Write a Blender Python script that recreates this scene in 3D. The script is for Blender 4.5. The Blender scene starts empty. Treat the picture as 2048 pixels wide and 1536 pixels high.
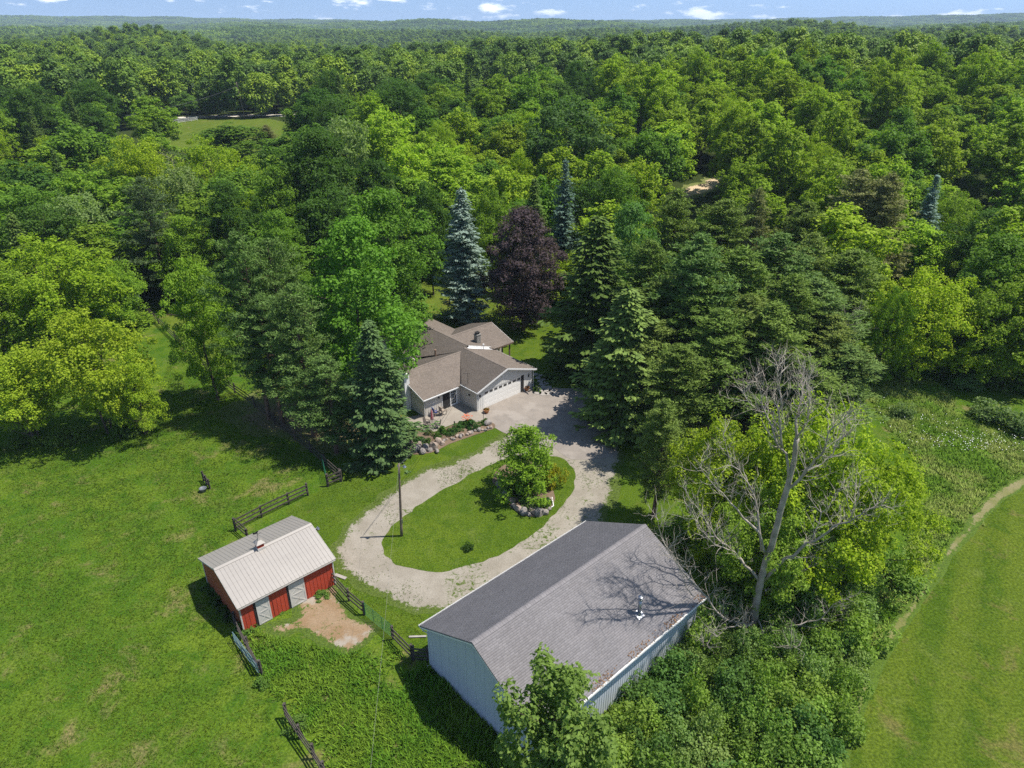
import bpy, bmesh, math, random
import numpy as np
from mathutils import Vector, Matrix, geometry as mgeo

# ------------------------------------------------------------------ camera, sky, sun, exposure
SC = bpy.context.scene
COL = SC.collection
FPX, PITCH, CAMH = 1400.0, math.radians(27.1), 40.0
cam_d = bpy.data.cameras.new('camera'); cam = bpy.data.objects.new('camera', cam_d); COL.objects.link(cam)
cam.location = (0, 0, CAMH); cam.rotation_euler = (math.pi/2 - PITCH, 0, 0)
cam_d.sensor_width = 36.0; cam_d.lens = 36.0*FPX/2048; cam_d.clip_start = 0.5; cam_d.clip_end = 40000
SC.camera = cam
SUN_EL, SUN_AZ = math.radians(63.0), math.radians(3.0)     # azimuth measured from +X towards +Y
SC.view_settings.view_transform = 'Standard'; SC.view_settings.look = 'None'
SC.view_settings.exposure = 0.55; SC.view_settings.gamma = 1.0; SC.view_settings.use_curve_mapping = False
SC.render.engine = 'CYCLES'
cy = SC.cycles
cy.max_bounces = 7; cy.diffuse_bounces = 4; cy.glossy_bounces = 2; cy.transmission_bounces = 4; cy.transparent_max_bounces = 8
cy.volume_bounces = 0; cy.sample_clamp_indirect = 6.0; cy.use_adaptive_sampling = True; cy.adaptive_threshold = 0.01
cy.use_denoising = False

def nd(nt, typ, **kw):
    n = nt.nodes.new(typ)
    for k, v in kw.items():
        if k.startswith('i_'): n.inputs[k[2:].replace('_', ' ')].default_value = v
        elif k[0]=='n' and k[1:].isdigit(): n.inputs[int(k[1:])].default_value = v
        else: setattr(n, k, v)
    return n
def mth(nt, op, a, b=None, c=None):
    n = nt.nodes.new('ShaderNodeMath'); n.operation = op
    for i, v in enumerate((a, b, c)):
        if v is None: continue
        if isinstance(v, (int, float)): n.inputs[i].default_value = v
        else: nt.links.new(v, n.inputs[i])
    return n.outputs[0]

W = bpy.data.worlds.new('World'); SC.world = W; W.use_nodes = True
nt = W.node_tree; nt.nodes.clear(); L = nt.links.new
out = nd(nt, 'ShaderNodeOutputWorld'); bg = nd(nt, 'ShaderNodeBackground'); bg.inputs[1].default_value = 0.14
sky = nd(nt, 'ShaderNodeTexSky', sky_type='NISHITA', sun_disc=False, sun_elevation=SUN_EL, sun_rotation=math.pi/2 - SUN_AZ)
sky.altitude = 300; sky.air_density = 1.0; sky.dust_density = 0.25; sky.ozone_density = 2.0
tc = nd(nt, 'ShaderNodeTexCoord'); sep = nd(nt, 'ShaderNodeSeparateXYZ'); L(tc.outputs['Generated'], sep.inputs[0])
az = mth(nt, 'ARCTAN2', sep.outputs[0], sep.outputs[1]); el = mth(nt, 'ARCSINE', sep.outputs[2])
# small fair-weather cumulus, all around the sky: puffs in azimuth/elevation space with flat undersides
upv = nd(nt, 'ShaderNodeCombineXYZ'); L(sep.outputs[0], upv.inputs[0]); L(sep.outputs[1], upv.inputs[1]); L(mth(nt, 'ADD', mth(nt, 'MAXIMUM', sep.outputs[2], 0.0), .24), upv.inputs[2])
nv = nd(nt, 'ShaderNodeVectorMath', operation='NORMALIZE'); L(upv.outputs[0], nv.inputs[0]); L(nv.outputs[0], sky.inputs[0])
cmb = nd(nt, 'ShaderNodeCombineXYZ'); L(mth(nt, 'MULTIPLY', az, 17.0), cmb.inputs[0]); L(mth(nt, 'MULTIPLY', el, 62.0), cmb.inputs[1]); cmb.inputs[2].default_value = 3.7
n1 = nd(nt, 'ShaderNodeTexNoise', noise_dimensions='3D'); n1.inputs['Scale'].default_value = 0.9; n1.inputs['Detail'].default_value = 7; n1.inputs['Roughness'].default_value = .58
L(cmb.outputs[0], n1.inputs['Vector'])
fade = nd(nt, 'ShaderNodeMapRange', interpolation_type='SMOOTHSTEP'); fade.inputs[1].default_value = .35; fade.inputs[2].default_value = .08
L(el, fade.inputs[0])
mr = nd(nt, 'ShaderNodeMapRange', interpolation_type='SMOOTHSTEP'); mr.inputs[1].default_value = .56; mr.inputs[2].default_value = .68; mr.inputs[4].default_value = .92
L(n1.outputs['Fac'], mr.inputs[0])
cmask = mth(nt, 'MULTIPLY', mr.outputs[0], fade.outputs[0])
tint = nd(nt, 'ShaderNodeMix', data_type='RGBA', blend_type='MULTIPLY'); tint.inputs[0].default_value = 1.0
L(sky.outputs[0], tint.inputs[6]); tint.inputs[7].default_value = (1.0, .97, .93, 1)
mixc = nd(nt, 'ShaderNodeMix', data_type='RGBA'); L(cmask, mixc.inputs[0]); L(tint.outputs[2], mixc.inputs[6]); mixc.inputs[7].default_value = (8.2, 8.5, 9.0, 1)
L(mixc.outputs[2], bg.inputs[0]); L(bg.outputs[0], out.inputs[0])

sd = bpy.data.lights.new('sun', 'SUN'); sd.energy = 4.8; sd.angle = math.radians(.53); sd.color = (1, .955, .88)
sun = bpy.data.objects.new('sun', sd); COL.objects.link(sun)
sdir = Vector((math.cos(SUN_EL)*math.cos(SUN_AZ), math.cos(SUN_EL)*math.sin(SUN_AZ), math.sin(SUN_EL)))
sun.rotation_euler = sdir.to_track_quat('Z', 'Y').to_euler(); sun.location = sdir*300

# ------------------------------------------------------------------ survey: photograph bearings to places on the land
def sstep(a, b, x):
    t = np.clip((x-a)/(b-a), 0, 1); return t*t*(3-2*t)
def ground_z(x, y):
    x = np.asarray(x, float); y = np.asarray(y, float)
    r = np.hypot(x, y)
    g = 11.0*sstep(98, 225, y)*(1+.25*np.sin(x*.017+.6)) + 5.0*sstep(150, 270, y)*sstep(20, 130, x)
    g = g - 9*sstep(330, 900, r)
    a = np.arctan2(x, np.maximum(y, 1e-3))
    roll = 6*np.sin(r*.0041+a*5+1.0)+5*np.sin(a*14+r*.0023)+4*np.sin(a*31+r*.0011+2)
    g = g + roll*sstep(420, 900, r)
    ridge = 34*np.exp(-((r-3300)/700)**2)*(.55+.45*np.sin(a*6.1+2.3)) + 58*np.exp(-((r-5600)/1100)**2)*(.80+.10*np.sin(a*8.3-.2)+.08*np.sin(a*23+1.)+.42*np.exp(-((a-.50)/.15)**2)+.30*np.exp(-((a+.52)/.28)**2))
    ridge = ridge + 24*np.exp(-((r-1900)/380)**2)*(.5+.5*np.sin(a*4.3-1.2))
    g = g + ridge*(y > -2000)
    return g*(y > 0)
def ray(px, py):
    a = (px-1024)/FPX; b = -(py-768)/FPX
    return a, math.cos(PITCH)+b*math.sin(PITCH), -math.sin(PITCH)+b*math.cos(PITCH)
def at_z(px, py, z=0.0):
    dx, dy, dz = ray(px, py); t = (z-CAMH)/dz
    return Vector((dx*t, dy*t, z))
def at_y(px, py, y):
    dx, dy, dz = ray(px, py); t = y/dy
    return Vector((dx*t, y, CAMH+dz*t))
def on_ground(px, py):
    dx, dy, dz = ray(px, py)
    lo, t = 20.0, 20.0
    while t < 3000:
        if CAMH+dz*t < float(ground_z(dx*t, dy*t)): break
        t += 1.0
    lo, hi = t-1, t
    for _ in range(25):
        m = (lo+hi)/2
        if CAMH+dz*m < float(ground_z(dx*m, dy*m)): hi = m
        else: lo = m
    return Vector((dx*hi, dy*hi, float(ground_z(dx*hi, dy*hi))))

# ------------------------------------------------------------------ object helpers
def empty(name, loc=(0, 0, 0), rz=0.0, label=None, cat=None, group=None):
    o = bpy.data.objects.new(name, None); COL.objects.link(o); o.empty_display_size = .3
    o.location = loc; o.rotation_euler = (0, 0, rz)
    return tag(o, label, cat, group)
def tag(o, label=None, cat=None, group=None, kind=None):
    if label: o['label'] = label
    if cat: o['category'] = cat
    if group: o['group'] = group
    if kind: o['kind'] = kind
    return o
def link(name, me, parent=None, mat=None, kind=None):
    if mat is not None and len(me.materials) == 0: me.materials.append(mat)
    o = bpy.data.objects.new(name, me); COL.objects.link(o)
    if parent is not None: o.parent = parent
    if kind: o['kind'] = kind
    return o
def np_mesh(name, verts, faces, mat=None, smooth=False):
    """faces: (n,3) or (n,4) int array"""
    me = bpy.data.meshes.new(name)
    v = np.ascontiguousarray(verts, np.float32); f = np.ascontiguousarray(faces, np.int32); k = f.shape[1]
    me.vertices.add(len(v)); me.vertices.foreach_set('co', v.ravel())
    me.loops.add(f.size); me.loops.foreach_set('vertex_index', f.ravel())
    me.polygons.add(len(f)); me.polygons.foreach_set('loop_start', np.arange(0, f.size, k, dtype=np.int32))
    if smooth: me.polygons.foreach_set('use_smooth', np.ones(len(f), bool))
    me.update(calc_edges=True)
    if mat: me.materials.append(mat)
    return me

class MB:
    def __init__(s): s.v = []; s.f = []
    def quad(s, *p):
        n = len(s.v); s.v += [tuple(q) for q in p]; s.f.append(tuple(range(n, n+len(p)))); return s
    def hexa(s, b, t):
        n = len(s.v); s.v += [tuple(q) for q in b]+[tuple(q) for q in t]
        s.f += [(n+3, n+2, n+1, n), (n+4, n+5, n+6, n+7)]+[(n+i, n+(i+1) % 4, n+4+(i+1) % 4, n+4+i) for i in range(4)]; return s
    def box(s, x0, y0, z0, x1, y1, z1):
        return s.hexa([(x0, y0, z0), (x1, y0, z0), (x1, y1, z0), (x0, y1, z0)], [(x0, y0, z1), (x1, y0, z1), (x1, y1, z1), (x0, y1, z1)])
    def bar(s, a, b, w, h, up=(0, 0, 1)):
        a, b = Vector(a), Vector(b); d = (b-a).normalized(); up = Vector(up)
        if abs(d.dot(up)) > .98: up = Vector((1, 0, 0))
        x = d.cross(up).normalized()*(w/2); y = x.cross(d).normalized()*(h/2)
        return s.hexa([a-x-y, a+x-y, a+x+y, a-x+y], [b-x-y, b+x-y, b+x+y, b-x+y])
    def tube(s, pts, rad, n=6, caps=True):
        pts = [Vector(p) for p in pts]
        if isinstance(rad, (int, float)): rad = [rad]*len(pts)
        base = len(s.v)
        for i, p in enumerate(pts):
            d = (pts[min(i+1, len(pts)-1)]-pts[max(i-1, 0)])
            d = d.normalized() if d.length > 1e-9 else Vector((0, 0, 1))
            u = Vector((1, 0, 0)) if abs(d.x) < .8 else Vector((0, 1, 0))
            x = d.cross(u).normalized(); y = d.cross(x).normalized()
            for k in range(n):
                a = 2*math.pi*k/n; q = p+(x*math.cos(a)+y*math.sin(a))*rad[i]; s.v.append(tuple(q))
        for i in range(len(pts)-1):
            for k in range(n):
                a = base+i*n+k; b = base+i*n+(k+1) % n; s.f.append((a, b, b+n, a+n))
        if caps:
            s.f.append(tuple(base+k for k in range(n))[::-1]); m = base+(len(pts)-1)*n; s.f.append(tuple(m+k for k in range(n)))
        return s
    def lathe(s, c, prof, n=12):
        """prof: list of (radius, z) bottom to top, around point c"""
        base = len(s.v)
        for r, z in prof:
            for k in range(n):
                a = 2*math.pi*k/n; s.v.append((c[0]+r*math.cos(a), c[1]+r*math.sin(a), c[2]+z))
        for i in range(len(prof)-1):
            for k in range(n):
                a = base+i*n+k; b = base+i*n+(k+1) % n; s.f.append((a, b, b+n, a+n))
        s.f.append(tuple(base+k for k in range(n))[::-1]); m = base+(len(prof)-1)*n; s.f.append(tuple(m+k for k in range(n)))
        return s
    def slab(s, poly, t):
        """closed prism: polygon of 3-D points, thickened by vector t"""
        t = Vector(t); n = len(poly); b = len(s.v)
        s.v += [tuple(Vector(p)) for p in poly]+[tuple(Vector(p)+t) for p in poly]
        s.f += [tuple(b+i for i in range(n))[::-1], tuple(b+n+i for i in range(n))]+[(b+i, b+(i+1) % n, b+n+(i+1) % n, b+n+i) for i in range(n)]
        return s
    def mesh(s, name, mat, smooth=False):
        me = bpy.data.meshes.new(name); me.from_pydata(s.v, [], s.f)
        bm = bmesh.new(); bm.from_mesh(me); bmesh.ops.recalc_face_normals(bm, faces=bm.faces); bm.to_mesh(me); bm.free()
        if smooth: me.polygons.foreach_set('use_smooth', [True]*len(me.polygons))
        if mat: me.materials.append(mat)
        return me
    def build(s, name, mat, parent=None, smooth=False, kind=None):
        return link(name, s.mesh(name, mat, smooth), parent, None, kind)

# ------------------------------------------------------------------ materials
def new_mat(name):
    m = bpy.data.materials.new(name); m.use_nodes = True; t = m.node_tree; t.nodes.clear()
    o = t.nodes.new('ShaderNodeOutputMaterial'); b = t.nodes.new('ShaderNodeBsdfPrincipled'); t.links.new(b.outputs[0], o.inputs[0])
    return m, t, b
def noise(t, scale, detail=4, rough=.55, vec=None, dim='3D', dist=0.0):
    n = t.nodes.new('ShaderNodeTexNoise'); n.noise_dimensions = dim; n.inputs['Scale'].default_value = scale; n.inputs['Detail'].default_value = detail
    n.inputs['Roughness'].default_value = rough; n.inputs['Distortion'].default_value = dist
    if vec is not None: t.links.new(vec, n.inputs['Vector'])
    return n.outputs['Fac']
def ramp(t, fac, stops):
    r = t.nodes.new('ShaderNodeValToRGB'); t.links.new(fac, r.inputs[0]); e = r.color_ramp.elements
    while len(e) < len(stops): e.new(.5)
    for i, (p, c) in enumerate(stops): e[i].position = p; e[i].color = (*c, 1) if len(c) == 3 else c
    return r.outputs[0]
def mix(t, fac, a, b, mode='MIX'):
    n = t.nodes.new('ShaderNodeMix'); n.data_type = 'RGBA'; n.blend_type = mode
    for s, v in ((0, fac), (6, a), (7, b)):
        if isinstance(v, (int, float)): n.inputs[s].default_value = v
        elif isinstance(v, tuple): n.inputs[s].default_value = (*v, 1) if len(v) == 3 else v
        else: t.links.new(v, n.inputs[s])
    return n.outputs[2]
def maprange(t, v, a, b, c=0., d=1.):
    n = t.nodes.new('ShaderNodeMapRange'); n.interpolation_type = 'SMOOTHSTEP'; t.links.new(v, n.inputs[0])
    for i, q in enumerate((a, b, c, d)): n.inputs[i+1].default_value = q
    return n.outputs[0]
def bump(t, b, h, strength=.3, dist=.02):
    n = t.nodes.new('ShaderNodeBump'); n.inputs['Strength'].default_value = strength; n.inputs['Distance'].default_value = dist
    t.links.new(h, n.inputs['Height']); t.links.new(n.outputs[0], b.inputs['Normal'])
def objco(t): return t.nodes.new('ShaderNodeTexCoord').outputs['Object']
def posco(t): return t.nodes.new('ShaderNodeNewGeometry').outputs['Position']
def island(t): return t.nodes.new('ShaderNodeNewGeometry').outputs['Random Per Island']
def c_(c, k): return tuple(min(1, x*k) for x in c)
def pmat(name, col, rough=.75, var=.14, scale=3., bmp=0., bscale=40., metal=0., isl=0., streak=None, spec=.3, dirt=None):
    m, t, b = new_mat(name); co = objco(t)
    f = noise(t, scale, 5, .6, co)
    c = ramp(t, f, [(.3, c_(col, 1-var)), (.7, c_(col, 1+var))])
    if isl:
        c = mix(t, 1.0, c, ramp(t, island(t), [(0, (1-isl,)*3), (1, (1+isl,)*3)]), 'MULTIPLY')
    if streak:
        mp = t.nodes.new('ShaderNodeMapping'); mp.inputs['Scale'].default_value = streak[0]; t.links.new(co, mp.inputs[0])
        c = mix(t, maprange(t, noise(t, 1., 4, .6, mp.outputs[0]), .45, .75, 0, streak[2]), c, streak[1])
    if dirt:
        c = mix(t, maprange(t, noise(t, dirt[0], 5, .65, co), dirt[2], dirt[2]+.2, 0, dirt[3]), c, dirt[1])
    t.links.new(c, b.inputs['Base Color']); b.inputs['Roughness'].default_value = rough; b.inputs['Metallic'].default_value = metal
    b.inputs['Specular IOR Level'].default_value = spec
    if bmp: bump(t, b, noise(t, bscale, 4, .6, co), bmp, .01)
    return m
M = {}
def leaf_mat(name, trans=.42, rough=.55, isl=.22, mass=False, ramp_cols=None, spec=.1):
    m, t, b = new_mat(name); o = [n for n in t.nodes if n.type == 'OUTPUT_MATERIAL'][0]
    oi = t.nodes.new('ShaderNodeObjectInfo')
    if mass:
        p = posco(t); f1 = noise(t, .011, 5, .7, p); rnd = oi.outputs['Random']
        fac = mth(t, 'ADD', mth(t, 'MULTIPLY', f1, .68), mth(t, 'MULTIPLY', rnd, .40))
        col = ramp(t, fac, ramp_cols)
    else:
        col = oi.outputs['Color']
    r = island(t)
    col = mix(t, 1.0, col, ramp(t, r, [(0, (1-isl, 1-isl, 1-isl)), (.5, (1, 1, .95)), (1, (1+isl*1.15, 1+isl, 1+isl*.55))]), 'MULTIPLY')
    t.links.new(col, b.inputs['Base Color']); b.inputs['Roughness'].default_value = rough; b.inputs['Specular IOR Level'].default_value = spec
    tr = t.nodes.new('ShaderNodeBsdfTranslucent'); t.links.new(mix(t, 1.0, col, (1.0, 1.2, .30), 'MULTIPLY'), tr.inputs[0])
    ms = t.nodes.new('ShaderNodeMixShader'); ms.inputs[0].default_value = trans
    t.links.new(b.outputs[0], ms.inputs[1]); t.links.new(tr.outputs[0], ms.inputs[2]); t.links.new(ms.outputs[0], o.inputs[0])
    return m
M['leaf'] = leaf_mat('leaf')
M['needle'] = leaf_mat('needle', trans=.25, rough=.7, isl=.32, spec=.1)
M['bark'] = pmat('bark', (.10, .075, .055), .9, .4, 2., .6, 12.)
M['bark_grey'] = pmat('bark_grey', (.345, .30, .245), .9, .3, 1.5, .6, 9., dirt=(.8, (.20, .18, .155), .52, .7))
M['pine_bark'] = pmat('pine_bark', (.16, .10, .07), .9, .4, 2., .5, 12.)
# ------------------------------------------------------------------ ground
def grass_mat(name, a, b, c, dry, dry_amt=.56, fine=6., bmp=.6, forest=False, stripe=None, mixpale=(.098, .130, .024)):
    m, t, s = new_mat(name); p = posco(t)
    big = noise(t, .085, 4, .6, p, dist=.5); mid = noise(t, .55, 5, .65, p, dist=.6); fin = noise(t, fine, 6, .72, p)
    col = ramp(t, big, [(.38, a), (.60, b)])
    col = mix(t, maprange(t, mid, .42, .66), col, c)
    if stripe:
        mp = t.nodes.new('ShaderNodeMapping'); mp.inputs['Rotation'].default_value = (0, 0, stripe[0]); t.links.new(p, mp.inputs[0])
        sp = t.nodes.new('ShaderNodeSeparateXYZ'); t.links.new(mp.outputs[0], sp.inputs[0])
        w = mth(t, 'SINE', mth(t, 'ADD', mth(t, 'MULTIPLY', sp.outputs[1], 6.2832/stripe[1]), mth(t, 'MULTIPLY', mid, 2.0)))
        col = mix(t, maprange(t, w, -.6, .6, 0, stripe[3]), col, stripe[2])
    col = mix(t, maprange(t, noise(t, .38, 6, .7, p), .54, .66, 0, .55), col, c_(mixpale, 1.0))
    d = noise(t, .23, 6, .72, p, dist=.4)
    col = mix(t, mth(t, 'MULTIPLY', maprange(t, d, dry_amt, dry_amt+.14), .75), col, dry)
    col = mix(t, 1.0, col, ramp(t, fin, [(.30, (.34, .38, .34)), (.5, (1, 1, 1)), (.70, (1.85, 1.7, 1.7))]), 'MULTIPLY')
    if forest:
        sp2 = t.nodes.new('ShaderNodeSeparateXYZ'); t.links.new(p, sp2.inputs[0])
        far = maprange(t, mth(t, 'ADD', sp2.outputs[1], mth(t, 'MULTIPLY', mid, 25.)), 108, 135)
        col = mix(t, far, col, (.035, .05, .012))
    t.links.new(col, s.inputs['Base Color']); s.inputs['Roughness'].default_value = .9; s.inputs['Specular IOR Level'].default_value = .04
    bump(t, s, mth(t, 'ADD', fin, mth(t, 'MULTIPLY', mid, .8)), bmp, .12)
    return m
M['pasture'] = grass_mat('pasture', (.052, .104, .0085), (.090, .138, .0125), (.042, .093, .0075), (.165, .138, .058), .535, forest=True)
M['lawn'] = grass_mat('lawn', (.058, .100, .0085), (.076, .116, .0105), (.048, .088, .0075), (.11, .105, .028), .60, 8., .4)
M['meadow'] = grass_mat('meadow', (.060, .125, .010), (.085, .152, .013), (.105, .160, .020), (.15, .15, .045), .60, 3.2, .8)
M['mown'] = grass_mat('mown', (.054, .094, .008), (.078, .112, .011), (.044, .082, .007), (.13, .115, .038), .545, 5., .8, stripe=(-.98, 3.4, (.086, .122, .013), .6))
M['yard'] = grass_mat('yard', (.082, .116, .013), (.10, .135, .017), (.068, .106, .011), (.15, .125, .045), .56, 7., .3)

rad = np.concatenate([[0.01], np.linspace(8, 120, 29), 120*np.power(8500/120, np.linspace(0, 1, 96))[1:]])
ang = np.linspace(-math.pi, math.pi, 289)[:-1]
RR, AA = np.meshgrid(rad, ang, indexing='ij')
X, Y = RR*np.sin(AA), RR*np.cos(AA)
V = np.stack([X, Y, ground_z(X, Y)], -1).reshape(-1, 3)
n = len(ang); i, k = np.meshgrid(np.arange(len(rad)-1), np.arange(n), indexing='ij'); k2 = (k+1) % n
Fq = np.stack([i*n+k, i*n+k2, (i+1)*n+k2, (i+1)*n+k], -1).reshape(-1, 4)[:, ::-1]
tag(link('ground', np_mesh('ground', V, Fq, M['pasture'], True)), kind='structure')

def smooth_noise(seed, n, step):
    r = np.random.default_rng(seed); a = r.normal(size=max(4, int(n/step)+3)); x = np.linspace(0, len(a)-1.001, n)
    i = x.astype(int); f = x-i; f = f*f*(3-2*f); return a[i]*(1-f)+a[np.minimum(i+1, len(a)-1)]*f
def patch(name, pix, z, mat, jag=.25, cell=.6, seed=1, pts=None, terrain=False, kind='structure', curve=True):
    P = [Vector((q[0], q[1])) for q in (pts if pts else [at_z(*q) for q in pix])]
    if terrain: P = [on_ground(*q).to_2d() for q in pix]
    B = []
    n = len(P)
    for i in range(n):
        a, b, p, q = P[i], P[(i+1) % n], P[i-1], P[(i+2) % n]
        m = max(1, int((b-a).length/.35))
        for j in range(m):
            t = j/m
            if curve: c = .5*((2*a)+(b-p)*t+(2*p-5*a+4*b-q)*t*t+(3*a-p-3*b+q)*t**3)
            else: c = a.lerp(b, t)
            B.append(c)
    nb = len(B); w = smooth_noise(seed, nb, 2.2)*.6+smooth_noise(seed+9, nb, 6)*.6
    B = [B[i]+(B[(i+1) % nb]-B[i-1]).normalized().orthogonal()*float(w[i])*jag for i in range(nb)]
    bx = np.array([[b.x, b.y] for b in B])
    lo, hi = bx.min(0), bx.max(0)
    gx, gy = np.meshgrid(np.arange(lo[0], hi[0], cell), np.arange(lo[1], hi[1], cell)); g = np.stack([gx.ravel(), gy.ravel()], -1)
    g += np.random.default_rng(seed).uniform(-.2, .2, g.shape)*cell
    ins = inside(g, bx); g = g[ins]
    dist = edge_dist(g, bx); g = g[dist > cell*.4]; dist = dist[dist > cell*.4]
    co = [Vector(b) for b in B]+[Vector(q) for q in g]
    r = mgeo.delaunay_2d_cdt(co, [], [list(range(nb))], 1, 1e-4)
    vv = np.array([[v.x, v.y] for v in r[0]]); ed = np.minimum(edge_dist(vv, bx), 5)
    zz = ground_z(vv[:, 0], vv[:, 1])+z
    me = bpy.data.meshes.new(name); me.from_pydata(np.c_[vv, zz].tolist(), [], [f for f in r[2]])
    bm = bmesh.new(); bm.from_mesh(me); bmesh.ops.recalc_face_normals(bm, faces=bm.faces)
    if sum(f.normal.z for f in bm.faces) < 0: bmesh.ops.reverse_faces(bm, faces=bm.faces)
    bm.to_mesh(me); bm.free()
    at = me.attributes.new('edge', 'FLOAT', 'POINT'); at.data.foreach_set('value', ed.astype(np.float32))
    o = link(name, me, None, mat); o['kind'] = kind
    return o, bx
def inside(p, poly):
    x, y = p[:, 0], p[:, 1]; r = np.zeros(len(p), bool); j = len(poly)-1
    for i in range(len(poly)):
        xi, yi = poly[i]; xj, yj = poly[j]
        with np.errstate(divide='ignore', invalid='ignore'):
            c = ((yi > y) != (yj > y)) & (x < (xj-xi)*(y-yi)/(yj-yi+1e-12)+xi)
        r ^= c; j = i
    return r
def edge_dist(p, poly):
    d = np.full(len(p), 1e9); n = len(poly)
    for i in range(n):
        a, b = poly[i], poly[(i+1) % n]; ab = b-a; t = np.clip(((p-a)@ab)/(ab@ab+1e-12), 0, 1)
        d = np.minimum(d, np.hypot(*(p-a-t[:, None]*ab).T))
    return d
def worn_mat(name, base, base2, grass, reach=1.4, patchy=.5, fine=14., speck=.3, stains=None):
    m, t, s = new_mat(name); p = posco(t)
    at = t.nodes.new('ShaderNodeAttribute'); at.attribute_name = 'edge'; e = at.outputs['Fac']
    f = noise(t, fine, 6, .75, p); big = noise(t, .5, 5, .6, p); ms = noise(t, 2.6, 7, .8, p, dist=.8)
    col = mix(t, maprange(t, big, .36, .66), base, base2)
    col = mix(t, 1.0, col, ramp(t, f, [(.3, (1-speck,)*3), (.7, (1+speck,)*3)]), 'MULTIPLY')
    if stains: col = mix(t, maprange(t, noise(t, stains[0], 5, .6, p), stains[2], stains[2]+.12, 0, stains[3]), col, stains[1])
    if grass is not None:
        g = mth(t, 'ADD', ms, mth(t, 'MULTIPLY', maprange(t, e, 0., reach, 1., 0.), .34))
        g = mth(t, 'ADD', g, mth(t, 'MULTIPLY', maprange(t, noise(t, .16, 3, .5, p), .46, .64), patchy*.22))
        gm = maprange(t, g, .655, .72)
        gc = mix(t, 1.0, grass, ramp(t, noise(t, 6., 6, .72, p), [(.30, (.34, .38, .34)), (.5, (1, 1, 1)), (.70, (1.85, 1.7, 1.7))]), 'MULTIPLY')
        col = mix(t, gm, col, gc)
    t.links.new(col, s.inputs['Base Color']); s.inputs['Roughness'].default_value = .92; s.inputs['Specular IOR Level'].default_value = .2
    bump(t, s, f, .5, .04)
    return m
M['gravel'] = worn_mat('gravel', (.275, .245, .198), (.225, .198, .155), (.065, .095, .014), 1.5, .7, 11., .35)
M['asphalt'] = worn_mat('asphalt', (.255, .222, .190), (.215, .188, .162), None, fine=16., speck=.22, stains=(.35, (.30, .265, .23), .5, .7))
M['dirt'] = worn_mat('dirt', (.215, .140, .075), (.26, .185, .115), (.06, .095, .012), 1.1, .6, 9., .3, stains=(.42, (.30, .27, .225), .54, .8))
M['mulch'] = worn_mat('mulch', (.17, .12, .08), (.12, .085, .055), None, fine=13., speck=.4)
M['concrete'] = worn_mat('concrete', (.29, .255, .21), (.255, .22, .18), None, fine=18., speck=.12, stains=(.6, (.33, .30, .25), .55, .5))
M['litter'] = worn_mat('litter', (.155, .115, .065), (.11, .10, .045), (.10, .12, .03), 3., 1.2, 7., .45)
M['dry_edge'] = worn_mat('dry_edge', (.20, .175, .085), (.135, .140, .040), (.062, .104, .010), .6, 1.0, 8., .35)
M['tan_soil'] = worn_mat('tan_soil', (.52, .39, .25), (.45, .36, .22), (.13, .15, .04), 2., .6, 2., .3)
M['road'] = worn_mat('road', (.62, .57, .49), (.55, .50, .42), None, fine=5., speck=.12)

patch('yard', [(560, 1040), (640, 975), (700, 935), (790, 880), (820, 840), (870, 760), (960, 640), (1060, 600), (1180, 700), (1260, 770), (1330, 850), (1340, 1060), (1300, 1110), (1000, 1330), (880, 1300), (800, 1290), (700, 1180), (640, 1120), (600, 1080)], .004, M['lawn'], .35, 1.2, 3)
patch('back_lawn', [(820, 640), (860, 560), (960, 540), (1030, 600), (1030, 660), (930, 668)], .008, M['yard'], .3, 1.4, 5)
patch('orchard_lawn', [(300, 608), (400, 590), (440, 700), (400, 730), (350, 668)], .006, M['yard'], .25, 1.0, 6)
_, GRAVEL = patch('gravel_driveway', [(1004, 866), (940, 903), (862, 930), (792, 972), (730, 1018), (688, 1060), (664, 1092), (674, 1132), (715, 1172), (780, 1208), (850, 1226), (940, 1230), (1060, 1190), (1190, 1090), (1213, 1045), (1236, 985), (1240, 905), (1180, 880), (1090, 878)], .012, M['gravel'], .35, .5, 11)
_, ISLAND = patch('island_lawn', [(1035, 912), (960, 940), (880, 984), (806, 1032), (768, 1072), (768, 1108), (806, 1136), (876, 1146), (958, 1126), (1046, 1080), (1116, 1022), (1150, 972), (1146, 938), (1112, 914)], .020, M['lawn'], .16, .5, 13)
_, APRON = patch('asphalt_apron', [(944, 818), (990, 796), (1040, 772), (1100, 776), (1180, 778), (1262, 782), (1275, 830), (1240, 888), (1232, 912), (1150, 920), (1108, 898), (1048, 880), (1000, 862), (972, 846)], .024, M['asphalt'], .12, .6, 17)
patch('patio', [(806, 838), (832, 858), (868, 864), (905, 849), (932, 841), (958, 845), (974, 838), (964, 822), (925, 796), (850, 826)], .030, M['concrete'], .04, .5, 19, curve=False)
_, BED = patch('flower_bed', [(796, 880), (822, 862), (868, 866), (905, 851), (934, 843), (960, 847), (984, 846), (986, 857), (944, 872), (900, 888), (866, 904), (830, 909), (800, 902)], .036, M['mulch'], .06, .4, 21)
_, RING = patch('island_bed', [(990, 950), (1020, 925), (1070, 925), (1100, 955), (1108, 1000), (1094, 1024), (1066, 1036), (1038, 1030), (1012, 1006), (996, 980)], .040, M['mulch'], .12, .4, 23)
_, DIRT = patch('dirt_yard', [(520, 1256), (560, 1228), (610, 1196), (655, 1172), (682, 1190), (716, 1232), (752, 1266), (708, 1306), (650, 1300), (612, 1270), (560, 1280)], .014, M['dirt'], .5, .3, 25)
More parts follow.
